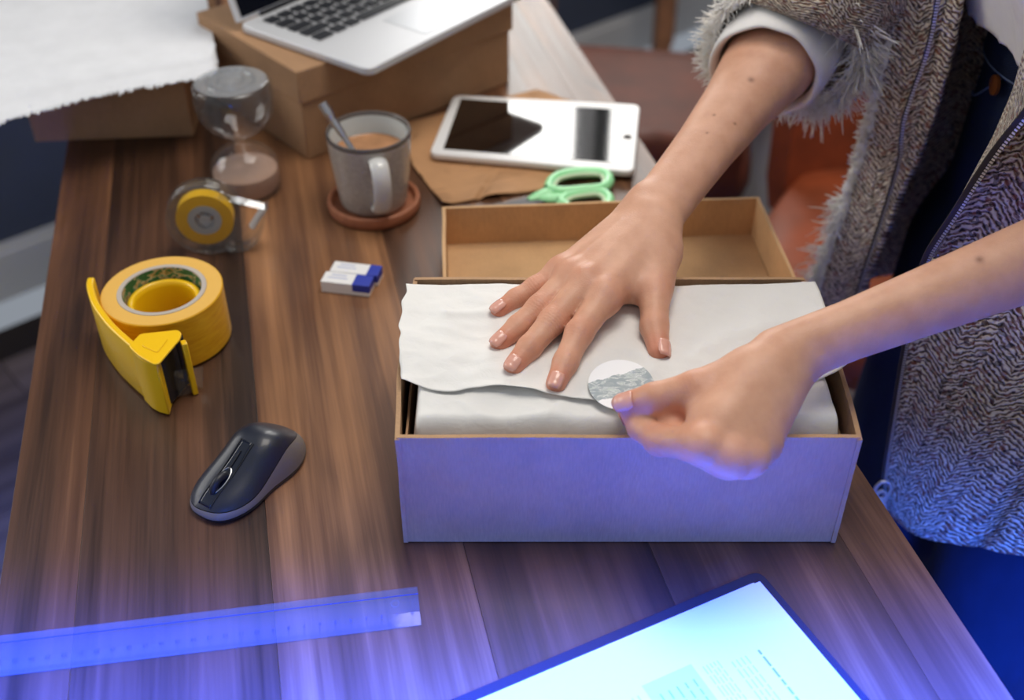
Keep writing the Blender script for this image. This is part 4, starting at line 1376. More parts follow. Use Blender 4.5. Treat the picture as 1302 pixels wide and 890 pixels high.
person = thing('person', 'person in tweed jacket, white shirt and jeans packing a box, placing a sticker', 'person', (0.51, CY, -0.75))
VV = np.concatenate([VR, VL, Vb, Vh]); FF = np.concatenate([FR, FL + len(VR), Fb + len(VR) + len(VL), Fh + len(VR) + len(VL) + len(Vb)])
me = bpy.data.meshes.new('body')
off = np.array(ROOT[person.name].translation)
me.from_pydata((VV - off).tolist(), [], FF.tolist())
me.shade_smooth()
red = np.zeros(len(VV), np.float32); mole = np.zeros(len(VV), np.float32); knu = np.zeros(len(VV), np.float32)


def paint(arr, p, r, a):
    d2 = ((VV - np.array(p)) ** 2).sum(1)
    np.maximum(arr, (a * np.exp(-d2 / (r * r))).astype(np.float32), out=arr)


for pts, rs in r_fing + [r_thumb] + l_fing + [l_thumb]:
    paint(red, pts[3], 0.013, 0.9); paint(red, pts[2], 0.010, 0.55); paint(red, pts[1], 0.012, 0.65)
    paint(knu, pts[1], 0.010, 1.0); paint(knu, pts[2], 0.007, 0.8)
alg = np.zeros(len(VV), np.float32); best = np.full(len(VV), 1e9)
for pts, rs in r_fing + [r_thumb] + l_fing + [l_thumb]:
    for q in (1, 2):
        ax = (pts[q + 1] - pts[q - 1]).normalized()
        rel = VV - np.array(pts[q]); dd = (rel ** 2).sum(1); m_ = dd < np.minimum(best, 0.018 ** 2)
        alg[m_] = (rel @ np.array(ax))[m_]; best[m_] = dd[m_]
for p in r_mcp + l_mcp: paint(red, p, 0.014, 0.55); paint(knu, p, 0.012, 0.5)
for (u, v), L_, q in (((957, 97), 0, 0.0026), ((909, 142), 0, 0.0012), ((937, 153), 0, 0.0012), ((899, 164), 0, 0.001), ((1249, 325), 1, 0.0026)):
    o_, d_ = Vector((0, 0, CAMH)), _ray(u, v).normalized()
    A, B = (VR, 0) if L_ == 0 else (VL, len(VR))
    rel = A - np.array(o_); t_ = rel @ np.array(d_); per = np.linalg.norm(rel - t_[:, None] * np.array(d_), axis=1)
    near = np.where(per < 0.003)[0]
    if len(near):
        k = near[np.argmin(t_[near])]
        paint(mole, VV[B + k], q, 1.0)
for nm, arr in (('red', red), ('mole', mole), ('knuckle', knu), ('along', alg)):
    me.attributes.new(nm, 'FLOAT', 'POINT').data.foreach_set('value', arr)
t = NT('skin')
r_ = t.n('ShaderNodeAttribute', attribute_name='red'); m_ = t.n('ShaderNodeAttribute', attribute_name='mole'); k_ = t.n('ShaderNodeAttribute', attribute_name='knuckle')
v_ = t.coords()
blotch = t.noise(v_, 45, 3)
c_ = t.ramp(blotch, [(0.3, (206, 154, 126)), (0.7, (222, 172, 144))])
c_ = t.mix(t.math('MULTIPLY', r_.outputs['Fac'], 0.9), c_, (202, 118, 92))
c_ = t.mix(t.math('MULTIPLY', m_.outputs['Fac'], 0.8), c_, (118, 66, 44))
t.base(c_)
t.set(Roughness=0.46)
t.b.inputs['Subsurface Weight'].default_value = 0.12
t.b.inputs['Subsurface Radius'].default_value = (0.012, 0.005, 0.003)
t.b.inputs['Subsurface Scale'].default_value = 0.6
t.b.inputs['Specular IOR Level'].default_value = 0.4
fine = t.n('ShaderNodeTexVoronoi'); fine.inputs['Scale'].default_value = 900; t.l(v_, fine.inputs['Vector'])
wr = t.n('ShaderNodeTexNoise', Scale=330.0, Detail=3.0, Distortion=1.2); t.l(v_, wr.inputs['Vector'])
hgt = t.math('ADD', t.math('MULTIPLY', fine.outputs['Distance'], 0.25), t.math('MULTIPLY', wr.outputs['Fac'], t.math('MULTIPLY_ADD', k_.outputs['Fac'], 1.6, 0.25)))
al_ = t.n('ShaderNodeAttribute', attribute_name='along')
wob_ = t.n('ShaderNodeTexNoise', Scale=160.0, Detail=2.0); t.l(v_, wob_.inputs['Vector'])
fold_ = t.math('SINE', t.math('MULTIPLY', t.math('MULTIPLY_ADD', wob_.outputs['Fac'], 0.0035, al_.outputs['Fac']), 2600.0))
fold_ = t.math('MULTIPLY', t.math('MULTIPLY', fold_, 0.55), t.math('POWER', k_.outputs['Fac'], 1.5))
hgt = t.math('ADD', hgt, fold_)
t.bump(hgt, 0.30, 0.0012)
M_SKIN = t.m
me.materials.append(M_SKIN)
body = bpy.data.objects.new('body', me); col.objects.link(body); body.parent = person

# ---- fingernails: thin curved plates laid on the fingertips
M_NAIL = plain('fingernail_pink', (226, 168, 150), 0.22, coat=0.3)


def nail(f, up, w, l, ops, grp, shift=0.0):
    pts, rs = f
    ax = (pts[3] - pts[2]).normalized()
    up = Vector(up); up = (up - ax * up.dot(ax)).normalized()
    sd = ax.cross(up)
    tip = pts[3] + ax * (rs[3] * 0.98 + shift)
    m = MB()

    def fn(u, v):
        x = (u - 0.5) * w * (1 - 0.25 * max(0, v - 0.8) / 0.2 - 0.22 * max(0, 0.18 - v) / 0.18)
        p0 = tip - ax * (l * (1 - v)) + ax * (0.0012 * (1 - (2 * u - 1) ** 2) if v > 0.9 else 0) + sd * x + up * 0.013
        q = p0
        for _ in range(22):
            d = point_d(q, ops, grp)
            if d < 0.0002: break
            q = q - up * max(d * 0.7, 0.00012)
            if (p0 - q).dot(up) > 0.0145: break
        # keep the plate from dropping over the round tip
        flat = pts[3] + up * rs[3] * (1.0 - 0.55 * (2 * u - 1) ** 2 * 0.5)
        hmin = (flat - q).dot(up)
        if v > 0.55 and hmin > 0: q = q + up * hmin * min(1, (v - 0.55) / 0.3) * 0.8
        return q + up * 0.00045
    m.grid(fn, 8, 8)
    return m.build('fingernail', M_NAIL, person, solid=0.0005, angle=80)


for f, w in zip(r_fing, (0.0098, 0.0096, 0.0094, 0.0082)): nail(f, (0.05, -0.25, 1), w, 0.0108, ops_r, grp_r)
nail(r_thumb, (0.55, 0.1, 0.85), 0.0112, 0.0118, ops_r, grp_r)
nail(l_thumb, (-0.1, -0.55, 0.85), 0.0122, 0.0135, ops_l, grp_l)
nail(l_fing[0], (-0.5, -0.5, -0.5), 0.0098, 0.0105, ops_l, grp_l)

# ---- face and hair
for s_ in (-1, 1):
    ec = HP(0.070, 0.031 * s_, 0.012)
    e = MB(); e.lathe([(0.0002, -0.0115)] + [(0.0115 * math.cos(a), 0.0115 * math.sin(a)) for a in [math.radians(-80 + 16 * k) for k in range(11)]] + [(0.0002, 0.0115)], ec, 20)
    e.build('eye', plain('eye_white', (232, 230, 226), 0.15), person)
    ic = HP(0.0812, 0.031 * s_, 0.011)
    i_ = MB(); i_.tube([ic - hf * 0.001, ic + hf * 0.0012], 0.005, 16); i_.build('iris', plain('brown_iris', (70, 44, 28), 0.2), person)
    MB().tube([HP(0.084, 0.016 * s_, 0.036), HP(0.083, 0.03 * s_, 0.041), HP(0.072, 0.046 * s_, 0.037)], [0.003, 0.0028, 0.0012], 8, flat=0.6).build('eyebrow', plain('brow_brown', (66, 44, 30), 0.8), person)
MB().tube([HP(0.084, -0.022, -0.056), HP(0.089, -0.008, -0.0535), HP(0.089, 0.008, -0.0535), HP(0.084, 0.022, -0.056)], [0.001, 0.0045, 0.0045, 0.001], 10).build('lips', plain('lip_pink', (190, 110, 100), 0.4), person)
HR = NT('brown_hair')
hn = HR.noise(HR.coords(scale=(30, 260, 60)), 1.0, 4, 0.6)
HR.base(HR.ramp(hn, [(0.3, (44, 28, 18)), (0.7, (104, 70, 46))])).set(Roughness=0.45)
HR.bump(hn, 0.8, 0.004)
M_HAIR = HR.m
hops = [(HP(-0.03, 0, 0.045), HP(-0.02, 0, 0.035), 0.099, 0.096, 0.02), (HP(-0.075, 0, 0.0), HP(-0.085, 0, -0.07), 0.075, 0.055, 0.03), (HP(-0.10, 0, -0.06), HP(-0.13, 0, -0.03), 0.045, 0.045, 0.02),
        (HP(0.0, 0.075, 0.05), HP(-0.03, 0.082, -0.02), 0.02, 0.02, 0.02), (HP(0.0, -0.075, 0.05), HP(-0.03, -0.082, -0.02), 0.02, 0.02, 0.02)]
hops = [(tuple(a), tuple(b), r0, r1, k) for a, b, r0, r1, k in hops]
Vx, Fx = sdf_mesh(hops, [], (0.14, 0.66, 0.56), (0.62, 1.0, 0.92), 0.005, 1)
keep = (Vx - np.array(head_c)) @ np.array(hf) < 0.052 + 0.6 * np.maximum(0, (Vx - np.array(head_c)) @ np.array(hu) - 0.06)
Fx = Fx[keep[Fx].all(1)]
hm = MB(); hm.add([Vector(p) for p in Vx], [tuple(f) for f in Fx]); hm.build('hair', M_HAIR, person, angle=180)

# ---- jeans and shirt
DEN = NT('dark_denim')
tw_ = DEN.n('ShaderNodeTexWave', wave_type='BANDS', bands_direction='DIAGONAL'); tw_.inputs['Scale'].default_value = 260; tw_.inputs['Distortion'].default_value = 1.0
DEN.l(DEN.coords(), tw_.inputs['Vector'])
fz = DEN.noise(DEN.coords(scale=(1, 1, 0.4)), 9, 4)
DEN.base(DEN.ramp(DEN.math('ADD', DEN.math('MULTIPLY', fz, 0.75), DEN.math('MULTIPLY', tw_.outputs['Fac'], 0.25)), [(0.3, (16, 20, 36)), (0.72, (38, 52, 84))])).set(Roughness=0.85)
DEN.b.inputs['Specular IOR Level'].default_value = 0.2
DEN.bump(tw_.outputs['Fac'], 0.3, 0.0006)
M_DENIM = DEN.m
ops_j = []
for s_ in (-1, 1):
    hip = (0.515, CY - 0.088, 0.0) if s_ < 0 else (0.485, CY + 0.08, -0.02); knee = (0.485, CY - 0.10, -0.34) if s_ < 0 else (0.435, CY + 0.07, -0.34); ank = (0.525 if s_ < 0 else 0.46, CY + 0.09 * s_, -0.69)
    ops_j += [((0.505, CY + 0.065 * s_, 0.205), (0.515, CY + 0.075 * s_, 0.03), 0.096, 0.107, 0.03),
              (hip, knee, 0.094 if s_ < 0 else 0.10, 0.066 if s_ < 0 else 0.075, 0.02), (knee, ank, 0.066, 0.056, 0.02)]
Vj, Fj = sdf_mesh(ops_j, [], (0.30, 0.60, -0.76), (0.66, 1.08, 0.225), 0.006, 1)
jm = MB(); jm.add([Vector(p) for p in Vj], [tuple(f) for f in Fj]); jeans = jm.build('jeans', M_DENIM, person, angle=180)


def on_ops(p, d, ops):
    """walk from p along d until the surface of ops"""
    p = Vector(p); d = Vector(d).normalized()
    for _ in range(80):
        q = point_d(p, ops, [])
        if q < 0.0003: break
        p = p + d * q * 0.8
    return p


M_STITCH = plain('denim_seam', (118, 136, 172), 0.8)
band = [on_ops(Vector((0.505, CY, z)) + Vector((math.cos(a), math.sin(a), 0)) * 0.35, Vector((-math.cos(a), -math.sin(a), 0)), ops_j) for z in (0.186, 0.222) for a in [2 * math.pi * k / 64 for k in range(64)]]
wbm = MB()
ctr = Vector((0.505, CY, 0))
rings = []
for j in (0, 1):
    rings.append([p + Vector((p.x - ctr.x, p.y - ctr.y, 0)).normalized() * 0.003 for p in band[64 * j:64 * j + 64]])
wbm.loft(rings, True, False); wbm.build('waistband', M_DENIM, person, solid=0.003, angle=180)
for z in (0.188, 0.220):
    pts = [on_ops(Vector((0.505, CY, z)) + Vector((math.cos(a), math.sin(a), 0)) * 0.35, Vector((-math.cos(a), -math.sin(a), 0)), ops_j) + Vector((math.cos(a), math.sin(a), 0)) * 0.0046 for a in [2 * math.pi * k / 64 for k in range(65)]]
    MB().tube(pts, 0.0007, 5, cap=False).build('waistband_seam', M_STITCH, person)
fly = [on_ops((0.30, CY + 0.010 + 0.002 * k * 0.2, 0.222 - 0.012 * k), (1, 0, 0), ops_j) - X * 0.0042 for k in range(14)]
MB().tube(fly, 0.0009, 5).build('fly_seam', M_STITCH, person)
pk_ = [on_ops((0.30, CY + 0.045 + 0.011 * k, 0.186 - 0.045 * math.sin(k / 6 * 1.5)), (1, 0, 0), ops_j) - X * 0.001 for k in range(7)]
MB().tube(pk_, 0.0009, 5).build('pocket_seam', M_STITCH, person)
bq = Py(1266, 104, 0.80)
bq = on_ops(Vector((0, 0, CAMH)) + _ray(1276, 108).normalized() * 0.6, _ray(1276, 108), ops_j) - X * 0.003
MB().tube([bq - X * 0.003, bq - X * 0.0058, bq - X * 0.0064, bq - X * 0.0058, bq - X * 0.0060], [0.0085, 0.0085, 0.0072, 0.0055, 0.003], 24).build('copper_button', plain('copper_button', (190, 110, 58), 0.35, 0.7), person)

M_SHIRT = plain('white_cotton', (232, 230, 228), 0.8, var=0.02, scale=40, bump=0.2, bscale=60)
ops_s = [(tuple(a), tuple(b), r0 + 0.012, r1 + 0.012, k) for a, b, r0, r1, k in ops_b[:9] if a[2] > 0.1 and b[2] > 0.19]
ops_s = []
for s_ in (-1, 1):
    ops_s += [((0.500, CY + 0.062 * s_, 0.205), (0.435, CY + 0.078 * s_, 0.40), 0.103, 0.112, 0.05),
              ((0.435, CY + 0.075 * s_, 0.40), (0.405, CY + 0.10 * s_, 0.47), 0.112, 0.072, 0.05)]
ops_s += [((0.405, CY + 0.1, 0.47), tuple(r_sh), 0.064, 0.056, 0.03), ((0.405, CY - 0.1, 0.47), tuple(l_sh), 0.064, 0.056, 0.03),
          ((0.405, CY, 0.48), (0.385, CY, 0.52), 0.068, 0.057, 0.03)]
Vs, Fs = sdf_mesh(ops_s, [], (0.25, 0.52, 0.226), (0.68, 1.14, 0.53), 0.006, 1)
sm_ = MB(); sm_.add([Vector(p) for p in Vs], [tuple(f) for f in Fs]); sm_.build('shirt', M_SHIRT, person, angle=180, solid=0.002)

# ---- rolled white cuff on the right forearm, in front of the jacket sleeve
cdir = ra


def cuff_ring(t, r, seed, n=56, amp=0.0, tilt=0.0, flat=1.0):
    c0 = RW_ + cdir * t
    out = []
    for k in range(n):
        a = 2 * math.pi * k / n
        w = 1 + amp * noise.noise(Vector((math.cos(a) * 1.6 + seed, math.sin(a) * 1.6, seed)))
        out.append(c0 + rside * (math.cos(a) * r * w) + rside.cross(cdir) * (math.sin(a) * r * w * flat) + cdir * (tilt * math.cos(a) + 0.004 * noise.noise(Vector((math.cos(a) * 2, math.sin(a) * 2, seed + 3)))))
    return out


cm = MB()
cm.loft([cuff_ring(0.215, 0.0410, 1, amp=0.02, tilt=0.010), cuff_ring(0.2035, 0.0425, 1, amp=0.03, tilt=0.010), cuff_ring(0.2005, 0.0450, 1, amp=0.05, tilt=0.010), cuff_ring(0.204, 0.0475, 2, amp=0.07, tilt=0.009),
         cuff_ring(0.222, 0.0495, 2, amp=0.08, tilt=0.008), cuff_ring(0.265, 0.0500, 3, amp=0.04, tilt=0.004)], True, False)
cm.build('shirt_cuff', M_SHIRT, person, angle=180, sub=1, solid=0.0015)

# ---- tweed jacket
def knit(name, dark, mid, light, w=0.022, f=185.0):
    t = NT(name)
    uv = t.n('ShaderNodeTexCoord').outputs['UV']
    warp = t.n('ShaderNodeTexNoise', Scale=85.0, Detail=2.0); t.l(uv, warp.inputs['Vector'])
    sub_ = t.n('ShaderNodeVectorMath', operation='MULTIPLY_ADD'); t.l(warp.outputs['Color'], sub_.inputs[0]); sub_.inputs[1].default_value = (0.005, 0.005, 0); t.l(uv, sub_.inputs[2])
    sp_ = t.n('ShaderNodeSeparateXYZ'); t.l(sub_.outputs[0], sp_.inputs[0])
    tri = t.math('PINGPONG', sp_.outputs['X'], w)
    ph = t.math('MULTIPLY_ADD', tri, f * 0.85, t.math('MULTIPLY', sp_.outputs['Y'], f))
    jit = t.n('ShaderNodeTexNoise', Scale=170.0, Detail=1.0); t.l(uv, jit.inputs['Vector'])
    ph = t.math('MULTIPLY_ADD', jit.outputs['Fac'], 1.5, ph)
    yarn = t.math('MULTIPLY_ADD', t.math('SINE', t.math('MULTIPLY', ph, 2 * math.pi)), 0.5, 0.5)
    brk = t.n('ShaderNodeTexNoise', Scale=260.0, Detail=3.0); t.l(uv, brk.inputs['Vector'])
    mix_ = t.math('ADD', t.math('MULTIPLY', yarn, 0.44), t.math('MULTIPLY', brk.outputs['Fac'], 0.74))
    c = t.ramp(mix_, [(0.33, dark), (0.52, mid), (0.73, light)])
    fl_ = t.n('ShaderNodeTexVoronoi', Scale=260.0); t.l(uv, fl_.inputs['Vector'])
    spx = t.n('ShaderNodeSeparateColor'); t.l(fl_.outputs['Color'], spx.inputs[0])
    c = t.mix(t.math('MULTIPLY', t.math('GREATER_THAN', spx.outputs[0], 0.86), 0.6), c, (150, 74, 48))
    c = t.mix(t.math('MULTIPLY', t.math('GREATER_THAN', spx.outputs[1], 0.88), 0.6), c, (40, 36, 40))
    t.base(c); t.set(Roughness=0.95)
    t.b.inputs['Specular IOR Level'].default_value = 0.1
    t.b.inputs['Sheen Weight'].default_value = 0.25
    t.bump(mix_, 1.0, 0.004)
    return t.m


M_KNIT = knit('tweed_knit', (58, 44, 38), (182, 150, 126), (250, 238, 218))
M_KNIT_L = knit('tweed_knit_facing', (116, 98, 84), (196, 178, 156), (236, 224, 206))
M_CREAM = plain('cream_wool', (253, 248, 236), 0.95, var=0.08, scale=200, bump=0.5, bscale=400)

jk = MB()
L_px = [(1345, -20, .70), (1306, 62, .705), (1291, 115, .71), (1267, 172, .71), (1225, 250, .715), (1187, 325, .72), (1163, 385, .72), (1150, 440, .72), (1135, 530, .72), (1122, 610, .72), (1127, 645, .72)]
F_px = [(1160, -120, .93), (1148, -60, .93), (1135, 0, .93), (1122, 70, .93), (1110, 130, .93), (1086, 220, .93), (1064, 290, .93), (1047, 340, .925), (1037, 388, .92), (1040, 425, .915)]
R_px = [(1248, -120, .88), (1237, -60, .88), (1224, 0, .88), (1212, 70, .88), (1196, 130, .88), (1170, 200, .88), (1150, 238, .88), (1126, 300, .88), (1098, 372, .88), (1084, 425, .88)]
NV = 80
Lp = resample(smooth_path([Vector((0.415, 0.70, 0.46)), Vector((0.40, 0.70, 0.38))] + [Py(*q) for q in L_px], 6), NV + 1)
Fp = resample(smooth_path([Vector((0.36, 0.95, 0.46)), Vector((0.34, 0.94, 0.40))] + [Py(*q) for q in F_px], 6), NV + 1)
Rp = resample(smooth_path([Vector((0.40, 0.90, 0.46)), Vector((0.385, 0.89, 0.40))] + [Py(*q) for q in R_px], 6), NV + 1)
hemz = [Py(1165, 677, .69), Py(1240, 692, .66), Py(1302, 703, .635)]


def edge_curve(top, hem, bulge=(0, 0, 0)):
    top, hem, b = Vector(top), Vector(hem), Vector(bulge)
    return [top.lerp(hem, k / NV) + b * math.sin(math.pi * k / NV) for k in range(NV + 1)]


cols_l = [Lp, edge_curve((0.44, 0.665, 0.46), hemz[0], (0.004, -0.012, 0)), edge_curve((0.47, 0.645, 0.46), hemz[1], (0.0, -0.012, 0)), edge_curve((0.50, 0.635, 0.46), hemz[2], (0.0, -0.01, 0)),
          edge_curve((0.55, 0.65, 0.46), (0.60, 0.625, hemz[2].z)), edge_curve((0.585, 0.72, 0.46), (0.675, 0.70, hemz[2].z)), edge_curve((0.59, CY, 0.46), (0.69, CY, hemz[2].z)),
          edge_curve((0.585, 0.95, 0.46), (0.675, 0.97, hemz[2].z)), edge_curve((0.52, 1.03, 0.46), (0.57, 1.05, -0.14)), edge_curve((0.44, 1.03, 0.46), (0.44, 1.05, -0.13)), edge_curve((0.39, 0.985, 0.46), (0.355, 1.0, -0.12)), Fp]


def sheet(cols, sub_u, name, mat_, parent, seed, solid=0.006):
    m = MB(); rows = []
    for k in range(NV + 1): rows.append(smooth_path([c[k] for c in cols], sub_u) if len(cols) > 2 else [cols[0][k].lerp(cols[1][k], i / sub_u) for i in range(sub_u + 1)])
    nu = len(rows[0])
    us = np.zeros(nu); mid_ = rows[NV * 2 // 3]
    for i in range(1, nu): us[i] = us[i - 1] + (mid_[i] - mid_[i - 1]).length
    vs_, uvs = [], []
    for k, r in enumerate(rows):
        for i, p in enumerate(r):
            w = 0.003 * noise.noise(Vector((us[i] * 14 + seed, k / NV * 3, seed)))
            edge = 0.0015 * noise.noise(Vector((us[i] * 90, k * 0.7, seed)))
            vs_.append(p + Vector((w, w, 0)) * (0 if i in (0, nu - 1) else 1) + Vector((edge, -edge, 0)))
            uvs.append((float(us[i]) + seed, k / NV * 0.66))
    m.add(vs_, [(k * nu + i, k * nu + i + 1, (k + 1) * nu + i + 1, (k + 1) * nu + i) for k in range(NV) for i in range(nu - 1)], 0, uvs)
    return m.build(name, mat_, parent, angle=180, solid=solid, solid_off=0)


jacket = sheet(cols_l, 8, 'jacket', M_KNIT, person, 0.0)
jacket['label'] = 'brown and cream tweed jacket with fringed edges and metal zips'
sheet([Fp, Rp], 14, 'right_front_panel', M_KNIT, jacket, 2.3, 0.007)

Mzip = plain('zip_metal', (206, 200, 190), 0.42, 0.7)
Mtape = plain('zip_tape', (52, 44, 42), 0.9)


def zipper(path, w, name='zipper'):
    path = resample(path, max(12, int(sum((b - a).length for a, b in zip(path, path[1:])) / 0.0026)))
    m = MB(); cam_p = Vector((0, 0, CAMH))
    for i in range(len(path) - 1):
        p = path[i]; t_ = (path[i + 1] - p).normalized(); n_ = (cam_p - p).normalized(); b_ = t_.cross(n_).normalized(); n_ = b_.cross(t_)
        M = Matrix((b_, t_, n_)).transposed()
        m.box(p, (w, 0.0016, 0.0022), M=M)
    o = m.build(name, Mzip, jacket, False)
    MB().tube(path, w * 0.62, 6, flat=0.35, up=Vector((0, -1, 0.6))).build('zipper_tape', Mtape, jacket)
    return o


tocam = lambda p, d: p + (Vector((0, 0, CAMH)) - p).normalized() * d
zr = [tocam(Py(u, v, y), 0.005) for u, v, y in ((1205, -80, .893), (1192, 0, .893), (1180, 60, .893), (1160, 118, .893), (1149, 152, .89), (1146, 178, .888), (1143, 205, .886), (1125, 266, .887), (1097, 350, .884), (1082, 405, .884))]
zipper(smooth_path(zr, 8), 0.0042)
zl_low = [tocam(Py(u, v, .717), 0.004) for u, v in ((1168, 365), (1151, 440), (1136, 530), (1124, 608), (1125, 630))]
zipper(smooth_path(zl_low, 8), 0.0052)
zl_up = [tocam(Py(u, v, y), 0.006) for u, v, y in ((1350, 85, .675), (1302, 147, .682), (1270, 187, .687), (1245, 223, .693), (1212, 275, .70), (1184, 317, .708), (1172, 345, .715))]
zipper(smooth_path(zl_up, 8), 0.0062)
fa = resample([tocam(Py(*q), 0.004) for q in L_px[:6]], 30); fb = resample([p for p in zl_up[:6]], 30)
fm_ = MB()
fm_.grid(lambda u, v: fa[min(int(v * 29 + .5), 29)].lerp(fb[min(int(v * 29 + .5), 29)], u), 8, 29, uvf=lambda u, v: (u * 0.04, v * 0.28))
fm_.build('facing', M_KNIT_L, jacket, angle=180, solid=0.004)
pt_ = tocam(Py(1122, 622, .715), 0.006)
pm = MB()
for k in range(3): pm.tube([pt_ + Vector((0.007 * math.cos(a) * (1 if k != 1 else 0.7), -0.001, 0.011 * math.sin(a) - 0.012 * k)) for a in [2 * math.pi * q / 16 for q in range(17)]], 0.0017, 8)
pm.build('zip_pull', Mzip, jacket)


def fringe(path, outward, count, ln_, name, parent, spread=0.6, r=0.0009, curl=0.5, mat_=None):
    m = MB(); n = len(path)
    for _ in range(count):
        f = random.random() * (n - 1); i = min(int(f), n - 2)
        p = path[i].lerp(path[i + 1], f - i)
        o_ = outward(i / (n - 1)) if callable(outward) else outward
        d = (o_ + Vector((random.gauss(0, spread), random.gauss(0, spread), random.gauss(0, spread) * 0.8))).normalized()
        L = ln_ * random.uniform(0.45, 1.25)
        c1 = Vector((random.gauss(0, 1), random.gauss(0, 1), random.gauss(-0.5, 1))) * L * curl * 0.35
        pts = [p - d * 0.003, p + d * L * 0.35 + c1 * 0.4, p + d * L * 0.7 + c1, p + d * L + c1 * 1.2]
        rr_ = r * random.uniform(0.7, 1.4)
        m.tube(pts, [rr_, rr_, rr_ * 0.8, rr_ * 0.25], 4, cap=False)
    return tag(m.build(name, mat_ or M_CREAM, parent, angle=180), kind='stuff')


Fv = [p for p in Fp if p.z < 0.42]
out_f = Vector((-0.95, 0.0, -0.15))
MB().tube([p + Vector((0.003 * noise.noise(p * 90), -0.003, 0)) for p in resample(Fv, 160)], [0.0050 + 0.0030 * noise.noise(p * 140) for p in resample(Fv, 160)], 10).build('cream_trim', M_CREAM, jacket, angle=180)
fringe([p + Vector((0, -0.003, 0)) for p in Fv], lambda f: Vector((-0.8, -0.45, 0.05)), 5200, 0.0065, 'front_fringe', jacket, 0.8, 0.00055, 1.2)
low = [p for p in Fp if p.z < 0.05]
fringe(low, Vector((-0.9, -0.1, -0.4)), 500, 0.016, 'hem_fringe', jacket, 0.6, 0.0006, 1.2)

# right sleeve: from the shoulder to the pushed-up edge with its cream fringe
sl_pts = [r_sh + Vector((0.03, 0.0, 0.05)), r_sh.lerp(r_elb, 0.35), r_sh.lerp(r_elb, 0.7) + Vector((0.012, 0.006, 0)), r_elb + Vector((0.016, 0.004, 0.03)), RW_ + cdir * 0.256 + Vector((0.006, 0, 0.006)), RW_ + cdir * 0.236 + Vector((0.006, 0, 0.004))]
sl_r = [0.080, 0.074, 0.070, 0.068, 0.064, 0.0625]


def tube_rings(path, rad, n):
    m = MB(); m.tube(path, rad, n, cap=False)
    return m


spth = smooth_path(sl_pts, 8); sr = [np.interp(i / (len(spth) - 1) * (len(sl_r) - 1), range(len(sl_r)), sl_r) for i in range(len(spth))]
slm = MB(); slm.tube(spth, list(sr), 56, cap=False)
n_r = len(spth)
for i in range(n_r):
    for k in range(56):
        j = i * 56 + k
        p = slm.v[j]; c0 = spth[i]
        w = 1 + 0.05 * noise.noise(p * 22) + 0.025 * noise.noise(p * 60)
        slm.v[j] = c0 + (p - c0) * w + cdir * (0.34 * (p - c0).dot(rside) * max(0, (i - n_r * 0.65) / (n_r * 0.35)))
        slm.uv[j] = (5.0 + k / 56 * 0.42, i / n_r * 0.62)
end = [slm.v[(n_r - 1) * 56 + k] for k in range(56)]
slm.build('sleeve', M_KNIT, jacket, angle=180, solid=0.006)
ring = end + [end[0]]
MB().tube([p for p in resample(ring, 140)], [0.0062 + 0.002 * noise.noise(p * 120) for p in resample(ring, 140)], 10, cap=False).build('sleeve_trim', M_CREAM, jacket, angle=180)
cen_e = sum(end, Vector()) / 56
fr_m = []


def out_sleeve(f):
    p = ring[min(int(f * 56), 55)]
    return (p - cen_e).normalized() * 0.75 - cdir * 0.5


fringe(ring, out_sleeve, 3600, 0.010, 'sleeve_fringe', jacket, 0.75, 0.00055, 1.2)
right_part = [p for p in ring if (p - cen_e).dot(rside) > 0.02]
fringe(right_part, lambda f: (-cdir * 0.8 + rside * 0.35 - Z * 0.2), 1500, 0.016, 'sleeve_fringe', jacket, 0.6, 0.0006, 1.2)
# left sleeve, pushed up to the elbow outside the picture
lp_ = smooth_path([l_sh + Vector((0.02, 0, 0.05)), l_sh.lerp(l_elb, 0.4), l_sh.lerp(l_elb, 0.75) + Vector((0.01, 0, 0)), l_elb + Vector((0.012, 0, 0.012)), l_elb - la * 0.012 + Vector((0.004, 0, 0.006))], 8)
lm = MB(); lm.tube(lp_, [0.074 - 0.018 * i / len(lp_) for i in range(len(lp_))], 40, cap=False)
for j, p in enumerate(lm.v): lm.uv[j] = (9 + (j % 40) / 40 * 0.4, (j // 40) / len(lp_) * 0.5)
lm.build('sleeve', M_KNIT, jacket, angle=180, solid=0.005)
# shoes
for s_ in (-1, 1):
    c0 = Vector((0.525 if s_ < 0 else 0.46, CY + 0.09 * s_, -0.75))
    sm2 = MB(); sm2.tube([c0 + Vector((0.06, 0, 0.045)), c0 + Vector((0.02, 0, 0.05)), c0 + Vector((-0.06, 0, 0.042)), c0 + Vector((-0.14, 0, 0.03)), c0 + Vector((-0.18, 0, 0.026))], [0.03, 0.042, 0.042, 0.040, 0.022], 16, flat=0.75, up=(0, 0, 1))
    sm2.build('shoe', plain('white_trainer', (214, 212, 208), 0.6), person, sub=1)
    MB().box(c0 + Vector((-0.06, 0, 0.009)), (0.25, 0.078, 0.018)).build('shoe_sole', M_WHITE, person, False, bevel=0.006)

